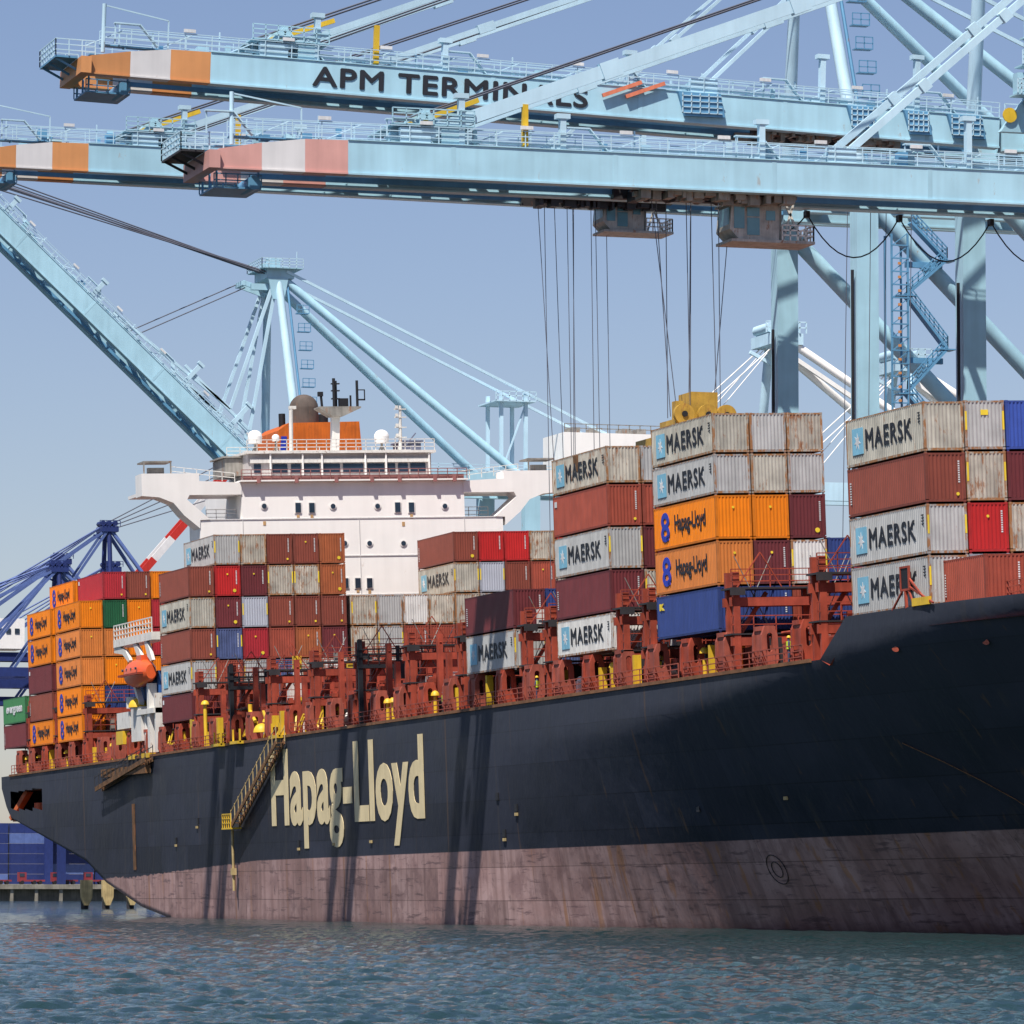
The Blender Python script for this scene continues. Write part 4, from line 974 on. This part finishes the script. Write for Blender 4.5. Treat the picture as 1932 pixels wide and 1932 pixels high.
    if trolley:
        X, cabx, cab = trolley; s_ = (149 - X) / ct; z0 = B(s_, 0, -h)[2]
        m = MB().box(X - 5, X + 7.6, Yc - 2.3, Yc - 1.7, z0 - .2, z0 + .5).box(X - 5, X + 7.6, Yc + 1.7, Yc + 2.3, z0 - .2, z0 + .5).box(X - 4, X - 3.3, Yc - 1.7, Yc + 1.7, z0 - .5, z0 + .3).box(X + 3.5, X + 4.3, Yc - 1.7, Yc + 1.7, z0 - .5, z0 + .3)
        for xx in (-2.6, -1.0, 1.2, 2.8): m.tube((X + xx, Yc - 1.4, z0 + .1), (X + xx, Yc - .7, z0 + .1), .55, n=14).tube((X + xx, Yc + .7, z0 + .1), (X + xx, Yc + 1.4, z0 + .1), .55, n=14)
        TR = m.build('trolley', DARK, T)
        m = MB()
        for k in range(44):
            a_ = random.uniform(-5, 7); m.box(X + a_, X + a_ + random.uniform(.2, .9), Yc - 3.0 + random.random(), Yc - 1.6, z0 - random.uniform(.2, .9), z0 + random.uniform(0, .7))
        m.build('trolley_machinery', random.choice((DARK, GREYM)), TR)
        if cab:
            x0 = cabx; up = .2 if cab is True else cab; a_, b_ = z0 - 3.4 + up, z0 - .9 + up
            m = MB().prism([(x0, b_), (x0 + 3.6, b_), (x0 + 3.6, a_), (x0 + .5, a_), (x0 - .15, a_ + .7)], 1, Yc - 1.5, Yc + 1.5).box(x0 - .2, x0 + 3.8, Yc - 1.7, Yc + 1.7, b_, b_ + .14).box(x0 - .1, x0 + 6.3, Yc - 1.7, Yc + 1.7, a_ - .22, a_ - .02).box(x0 + 3.7, x0 + 4.2, Yc - .4, Yc + .4, a_, b_ + .8)
            CB = m.build('operator_cab', CABM, TR)
            MB().box(x0 + .15, x0 + .95, Yc - 1.55, Yc - 1.503, a_ + .75, b_ - .2).box(x0 + 1.15, x0 + 2.1, Yc - 1.55, Yc - 1.503, a_ + .3, b_ - .95).box(x0 + 1.15, x0 + 2.1, Yc - 1.55, Yc - 1.503, b_ - .85, b_ - .2).box(x0 + 2.6, x0 + 3.3, Yc - 1.55, Yc - 1.503, b_ - 1.1, b_ - .4).box(x0 - .12, x0 - .06, Yc - 1.2, Yc + 1.2, a_ + .8, b_ - .2).build('cab_window', GLZ, CB)
            m = MB().rail((x0 + 3.8, Yc - 1.65, a_), (x0 + 6.2, Yc - 1.65, a_), 1.1, .6, .05, 3).rail((x0 + 6.2, Yc - 1.65, a_), (x0 + 6.2, Yc + 1.6, a_), 1.1, .6, .05, 3).beam((x0 + 4.4, Yc, a_), (x0 + 5.4, Yc, b_ + .9), .15).beam((x0 + 6, Yc, a_), (x0 + 4.4, Yc, b_ + .9), .15)
            m.build('cab_platform_railing', WHITE2, CB)
    return T, B
STR1 = (PINK, CREAM, PINK); STR2 = (ORG1, CREAM, ORG1)
c1, B1 = crane(326, 54.75, .0, 77.3, 'nearest pale blue crane with pink and white boom tip, operator cab below its boom', STR1, trolley=(113.4, 116.3, True), big=True)
c2, B2 = crane(356, 63.85, .031, 89.4, 'tall pale blue crane lettered along its boom, with orange tip highest in view', STR2, tip_s=73.8, lettering='APM TERMINALS', trolley=(133.5, 0, False))
c3, B3 = crane(400, 64.9, .008, 88.6, 'pale blue crane whose orange and white boom tip is at the left edge', STR2, tip_s=73.8, trolley=(129.4, 131.0, .9))
c4, B4 = crane(594, 55.8, .745, 81.0, 'pale blue crane behind the bridge house with its boom raised', STR2, tip_s=73, raised=True)

for xa, xb in ((121.8, 125.4), (135.9, 138.2), (140.7, 142.8), (144.4, 147.4)):
    z = 63.85 + .031 * (149 - (xa + xb) / 2)
    m = MB().prism([(xa, z - .05), (xb - .1, z - .05), (xb + .25, z - 1.9), (xa + .55, z - 1.9)], 1, 352.1, 352.48)
    o = m.build('access_basket', BLUE2, c2)
    m = MB()
    for k in range(5): x = xa + .3 + (xb - xa) * k / 5; m.box(x, x + .08, 352.02, 352.1, z - 1.7, z - .1)
    for k in range(4): m.box(xa + .3, xb, 352.02, 352.1, z - .35 - k * .45, z - .28 - k * .45)
    m.build('basket_frame', PALE, o)
SAL = paint('salmon_strut', (.75, .22, .12), .5, .1)
for xa in (115.6, 117.5): MB().beam((xa, 352.2, 64.0), (xa + 3.2, 352.2, 65.2), .22, .3).build('salmon_strut', SAL, c2)
# machinery deck at the hinge of the tall crane
random.seed(5); m = MB(); m2 = MB()
for k in range(6):
    z = 64.6 + k * 2.3; x0 = 147.6 + .45 * k
    m.box(x0, 156.5, 345.5, 347.2, z, z + .14); m2.rail((x0, 345.5, z + .14), (156.5, 345.5, z + .14), 1.1, .8, .05, 3)
    m.beam((x0 + .3 + (k % 2) * 3, 345.8, z), (x0 + 3.3 - (k % 2) * 3, 345.8, z + 2.3), .5, .16); m2.rail((x0 + .3 + (k % 2) * 3, 345.5, z + .1), (x0 + 3.3 - (k % 2) * 3, 345.5, z + 2.4), 1, .6, .05, 2)
    for _ in range(4): x = random.uniform(x0, 155); m.box(x, x + random.uniform(.4, 1.2), 346, 347, z + .14, z + random.uniform(.6, 1.9))
for x in (149, 152.5, 156): m.beam((x, 347, 64), (x, 347, 78.5), .3)
m.prism([(146.9, 61.9), (150.2, 66.2), (156, 66.2), (156, 61.9)], 1, 347.3, 348)
m.build('hinge_platform', BLUE, c2); m2.build('platform_railing', PALE, c2)
m = MB().tube((147.6, 347.1, 63.2), (147.6, 347.2, 63.2), .6, n=14); m.build('hinge_pin', YEL, c2)
# folded stays and ropes of the raised crane
m = MB()
for y in (-2.9, 2.9):
    Y = 594 + y
    m.beam((149.8, Y, 79), (144.4, Y, 63.3), .4, .4).beam((144.4, Y, 63.3), (129.2, Y, 75.0), .35, .35)
    m.beam((150.2, Y, 79), (146.9, Y, 60.6), .4, .4).beam((146.9, Y, 60.6), (138.5, Y, 68.6), .35, .35)
m.build('folded_stay', PALE, c4)
m = MB()
for y, dz in ((-3, 0), (-2, .8), (2, 2.6), (3, 3.4)): m.tube((150, 594 + y, 80.6 + dz * .3), (102, 594 + y, 93.2 + dz), .09, n=4)
for k in range(4): m.tube((149, 594 + k - 2, 80.8 + k * .15), (102, 594 + k - 2, 94.4 + k * .3), .11, n=4)
for y in (-1.5, 1.5): m.tube((146.6, 594 + y, 79.4 + y * .3), (131.9, 594 + y, 72.6 + y * .3), .07, n=4)
m.build('hoist_rope', ROPE, c4)
MB().beam((150, 592.4, 78.4), (146.3, 592.4, 79.6), .3, .6).beam((150, 595.6, 78.4), (146.3, 595.6, 79.6), .3, .6).box(146.1, 146.6, 592.2, 595.8, 79.2, 79.8).build('apex_arm', BLUE, c4)
m = MB()
for x in (180.2, 183.5):
    for y in (-3, 3): m.beam((x, 594 + y, 56), (x, 594 + y, 66.5), .45)
m.box(179.2, 184.6, 590, 598, 65.2, 65.4).beam((180.2, 591, 56), (183.5, 591, 65), .2); m.rail((179.2, 590, 65.4), (184.6, 590, 65.4), 1.1, .9, .06, 2)
m.build('tie_support', PALE, c4)
# elevator shaft and stairs on the third crane
m = MB()
for x in (154.0, 155.5):
    for y in (388.6, 390.2): m.beam((x, y, 8), (x, y, 59.5), .16)
for k in range(44): z = 9 + k * 1.15; m.box(153.95, 155.55, 388.5, 388.62, z, z + .12); m.beam((154, 388.6, z), (155.5, 388.6, z + 1.15), .08)
m.build('elevator_shaft', BLUE2, c3)
m = MB()
for k in range(40): m.box(154.55, 154.8, 388.4, 388.55, 10 + k * 1.2, 10.22 + k * 1.2)
m.build('orange_marker', ORG1, c3)
m = MB(); pts = [(155.9, 60.6), (159.2, 57.4), (155.4, 54.2), (159.2, 49.6), (155.4, 45.6), (158.6, 42.0), (155.4, 38)]
for (a, b), (c_, d_) in zip(pts, pts[1:]):
    m.beam((a, 389, b), (c_, 389, d_), .9, .22); m.rail((a, 388.6, b), (c_, 388.6, d_), 1.1, .7, .045, 3); m.box(c_ - .8, c_ + .8, 388.5, 390.2, d_ - .1, d_)
for z in (57.2, 48.8, 41): m.box(155.6, 159, 389.2, 389.6, z - .5, z)
m.build('stair_flight', BLUE2, c3)
# festoon cable of the near crane
m = MB(); fx = [120.2, 124.1, 131.4, 138.7, 146, 153]
for a, b in zip(fx, fx[1:]):
    P = [(a + (b - a) * t / 12, 330, 52.1 - 4 * (3.1 if b - a > 5 else 1.4) * (t / 12) * (1 - t / 12)) for t in range(13)]; m.line(P, .055, 5)
for x in fx: m.box(x - .15, x + .15, 329.7, 330.3, 51.8, 52.3)
m.build('festoon_cable', BLACK, c1)
# hoist ropes and spreader under the near crane
SP = thing('container_spreader', (113.9, 326, 34.6), 'yellow spreader headblock with two round sheaves hanging above the orange stack', 'spreader')
m = MB().box(111.9, 115.9, 324.2, 327.8, 35.4, 36.1).box(113.2, 115.2, 324.6, 327.4, 36.1, 38.1).box(112.0, 112.6, 324.6, 325.4, 36.1, 37.4)
m.build('headblock', DKY, SP)
for x in (112.4, 114.2, 115.6): MB().tube((x, 323.75, 36.4), (x, 324.15, 36.4), .75, n=20).build('sheave', DKY, SP); MB().tube((x, 323.65, 36.4), (x, 323.75, 36.4), .22, n=12).build('sheave_hub', BLACK, SP)
m = MB().box(111.5, 116.3, 319.9, 332.1, 34.5, 35.1); m.build('spreader_beam', DKY, SP)
def ropes(pts, z0, z1, y, name, T_, dx=.5):
    m = MB()
    for i, (xa, xb) in enumerate(pts): m.tube((xa, y + (i % 3 - 1) * 1.2, z0), (xb, y + (i % 3 - 1) * 1.2, z1), .033, n=4).cut()
    m.split(name, ROPE, T_)
ropes([(110.2, 112.2), (111, 112.1), (112.2, 112.3), (112.9, 113.2), (113.7, 113.6), (114.1, 113.9), (114.8, 115.2), (115.8, 115.9), (117.2, 115.7)], 52.6, 36.4, 326, 'hoist_rope', c1)
ropes([(124.9, 127.4), (125.9, 126.6), (127.2, 128.6), (127.6, 128.3), (128.6, 128.6), (128.9, 129.3), (129.8, 130.3), (130.6, 131.3), (132.0, 132.6)], 62.9, 24, 400, 'hoist_rope', c3)
ropes([(137.0, 136.2), (139.4, 138.8), (141.2, 140.6), (142.4, 141.8)], 62, 24, 356, 'hoist_rope', c2)

# ---------------- cranes in the distance
def far_crane(X, Y, za, zg, label, M1, M2, boom='down', sgn=-1, group='distant cranes', ss=1.):
    T = thing('gantry_crane', (X, Y, 4), label, 'crane', group)
    for y in (-9, 9):
        for x in (0, 30): MB().box(X + x - 1.1, X + x + 1.1, Y + y - 1, Y + y + 1, 4, zg - 2).build('crane_leg', M1, T)
        MB().tube((X, Y + y, zg - 2), (X, Y + y * .3, za), .7, n=8).build('frame_leg', M1, T)
        MB().tube((X, Y + y * .3, za), (X + 30, Y + y, zg), .6, n=8).build('back_stay', M2, T)
    m = MB()
    for y in (-3.5, 3.5): m.box(X, X + 55, Y + y - .5, Y + y + .5, zg - 2.6, zg)
    m.box(X - .8, X + .8, Y - 9, Y + 9, zg - 2, zg).box(X, X + 30, Y - 10, Y - 8, 17, 19.5).box(X, X + 30, Y + 8, Y + 10, 17, 19.5); m.build('main_girder', M1, T)
    m = MB().box(X - 2.4, X + 2.6, Y - 4, Y + 4, za - 1.2, za + .4)
    for x in (-1.8, 0, 1.8): m.tube((X + x, Y - 3, za + 1.3), (X + x, Y + 3, za + 1.3), .8, n=8)
    m.rail((X - 3, Y - 4.1, za + .4), (X + 3, Y - 4.1, za + .4), 1.6, 1, .09, 2).beam((X - 4, Y, za - 2), (X, Y, za - 4), .5); m.build('apex_head', M1, T)
    m = MB()
    if boom == 'down':
        for y in (-3.5, 3.5): m.box(X - 62 * ss, X, Y + y - .5, Y + y + .5, zg - 2.6, zg)
        m.build('boom_girder', M1, T); m = MB()
        for y in (-3.4, 3.4):
            m.beam((X, Y + y, za), (X - 58 * ss, Y + y, zg), .7); m.beam((X, Y + y, za), (X - 28 * ss, Y + y, zg), .7)
        for k in range(3): m.tube((X, Y, za + 1.5), (X - 55 * ss, Y, zg + 4 + 3 * k), .22, n=4)
        m.build('boom_stay', M2, T)
    elif boom == 'up':
        n = 7; c_, s_ = math.cos(.86), math.sin(.86)
        for k in range(n):
            for y in (-3.5, 3.5): MB().beam((X + 62 * c_ * k / n, Y + y, zg + 62 * s_ * k / n), (X + 62 * c_ * (k + 1) / n, Y + y, zg + 62 * s_ * (k + 1) / n), 1.0, 2.3).build('warning_stripe', (REDP, CREAM)[k % 2], T)
    else:
        for y in (-3, 3): m.tube((X, Y + y, za), (X - 18, Y + y, za - 16), .09, n=5).tube((X, Y + y * .5, za), (X - 16, Y + y, za - 18), .07, n=5).beam((X, Y + y, za), (X + 14, Y + y, za - 8.5), .6)
        m.build('boom_stay', M2, T)
    return T
far_crane(288.5, 1390, 99, 64, 'navy blue crane on the far quay, middle of three apexes above the stern', NAVY, NAVY2)
FC = far_crane(298.5, 1372, 107.5, 66, 'navy blue crane on the far quay, tallest of those above the stern', NAVY, NAVY2)
far_crane(279.2, 1350, 94, 65.5, 'navy blue crane on the far quay, lowest apex above the stern containers', NAVY, NAVY2)
far_crane(319, 1480, 92, 86, 'crane with raised red and white boom beyond the stern containers', NAVY, WHITE, boom='up')
LC = far_crane(242, 1415, 96, 73, 'navy blue crane on the far quay with white machinery house at the left edge', NAVY, NAVY2)
far_crane(310, 1420, 99, 60, 'navy blue crane on the far quay standing just left of the bridge wing', NAVY, NAVY2)
far_crane(236, 640, 80.6, 60, 'distant pale crane seen between the legs, left of two', PALE, WHITE, boom='x', group='pale cranes beyond the quay')
far_crane(255, 640, 77.4, 58, 'distant pale crane seen between the legs, right of two', PALE, WHITE, boom='x', group='pale cranes beyond the quay')
m = MB()
for k in range(4): m.tube((299, 1372, 107 + k * .8), (330, 1372, 117 + k * 3.0), .16, n=4).cut()
m.split('boom_rope', ROPE, FC)
# navy container blocks, sheds and lorries on the far quay
fm = cmesh(12.19, 2.89)
for cx in range(4):
    for cz in range(6):
        o = MB().box(0, 12.1, 0, 2.4, 0, 2.85).box(.1, .3, -.06, 0, 0, 2.8).box(11.8, 12, -.06, 0, 0, 2.8).box(4, 4.2, -.05, 0, .1, 2.8).box(8, 8.2, -.05, 0, .1, 2.8)
        o = o.build('shipping_container', NAVY if (cx * 3 + cz) % 7 else NAVY2, org=(0, 0, 0)); o.location = (256 + cx * 12.5, 1362, 4.3 + cz * 2.9)
        tag(o, 'plain navy container in the far block across the water', 'container', 'navy containers on the far quay')
for i in range(4):
    x = 258 + i * 9.5
    t = thing('yard_truck', (x, 1344, 4.2), ('red yard truck on the far quay, leftmost of four', 'red yard truck on the far quay, second from left', 'red yard truck on the far quay, third from left', 'red yard truck on the far quay, closest to the stern')[i], 'truck', 'red trucks on the far quay')
    m = MB().box(x, x + 2.2, 1343, 1345.4, 5.0, 7.6).box(x + 2.2, x + 7.5, 1343, 1345.4, 5.0, 5.5); m.build('cab', paint('truck_red', (.25, .03, .04), .6, .2), t)
    m = MB()
    for dx in (1, 4.5, 6.2): m.tube((x + dx, 1342.9, 4.75), (x + dx, 1345.5, 4.75), .55, n=10)
    m.build('wheel', BLACK, t); MB().box(x + .2, x + 1.6, 1342.9, 1343, 6.4, 7.3).build('windscreen', GLASS, t)
MB().box(264, 282, 1410, 1425, 74, 83).build('machinery_house', WHITE, LC)
m = MB()
for k in range(6): m.box(266 + 2.6 * k, 267.4 + 2.6 * k, 1409.8, 1410, 78.5, 80)
m.build('window', GLASS, LC)

# ------------------------------------------------------------------ people on deck
def person_mesh():
    me = D.meshes.new('person')
    V = [(0, 0, .95), (0, 0, 1.2), (0, 0, 1.42), (0, 0, 1.52), (0, -.02, 1.66), (0, -.01, 1.74), (.19, 0, 1.42), (.27, -.03, 1.15), (.24, -.2, .95), (-.19, 0, 1.42), (-.27, .02, 1.15), (-.25, -.08, .9), (.1, 0, .88), (.12, -.03, .48), (.12, 0, .08), (.12, -.14, .04), (-.1, 0, .88), (-.13, .02, .48), (-.14, .06, .08), (-.14, -.08, .04)]
    Ee = [(0, 1), (1, 2), (2, 3), (3, 4), (4, 5), (2, 6), (6, 7), (7, 8), (2, 9), (9, 10), (10, 11), (0, 12), (12, 13), (13, 14), (14, 15), (0, 16), (16, 17), (17, 18), (18, 19)]
    rad = [.15, .15, .16, .07, .105, .08, .07, .055, .04, .07, .055, .04, .1, .075, .05, .045, .1, .075, .05, .045]
    me.from_pydata(V, Ee, []); o = D.objects.new('p', me); COL.objects.link(o)
    md = o.modifiers.new('s', 'SKIN')
    for i, r_ in enumerate(rad): me.skin_vertices[0].data[i].radius = (r_, r_ * .85)
    me.skin_vertices[0].data[0].use_root = True
    o.modifiers.new('b', 'SUBSURF').levels = 1; bpy.context.view_layer.update()
    r = D.meshes.new_from_object(o.evaluated_get(bpy.context.evaluated_depsgraph_get())); D.objects.remove(o); r.name = 'person'; return r
PM = person_mesh(); PM.materials.append(paint('coverall', (.05, .06, .12), .8))
VM = MB().prism([(-.2, -.16), (.2, -.16), (.22, .14), (-.22, .14)], 2, .98, 1.46).mesh('vest')
HM_ = MB().dome((0, -.02, 1.68), .14, .15, 10, 4).box(-.13, .13, -.2, 0, 1.67, 1.69).mesh('helmet')
for i, (y, lb) in enumerate(((276.2, 'deckhand in hi-vis vest standing near the bow bulwark'), (277.8, 'second deckhand in hi-vis vest, just aft of one by the bow bulwark'), (302.5, 'deckhand in hi-vis vest below the navy blue container'), (329.5, 'deckhand in hi-vis vest on deck forward of the low pair of containers'), (353.0, 'deckhand in hi-vis vest beside the deck edge amidships'))):
    o = D.objects.new('person', PM); COL.objects.link(o); o.matrix_world = MS @ Matrix.Translation((.35, y, zd(y) + .02)) @ Matrix.Rotation(i * 1.3, 4, 'Z'); tag(o, lb, 'person', 'deckhands at the ship side')
    inst('vest', VM, o, mat=HIV); inst('helmet', HM_, o, mat=YEL if i % 2 else TXW)
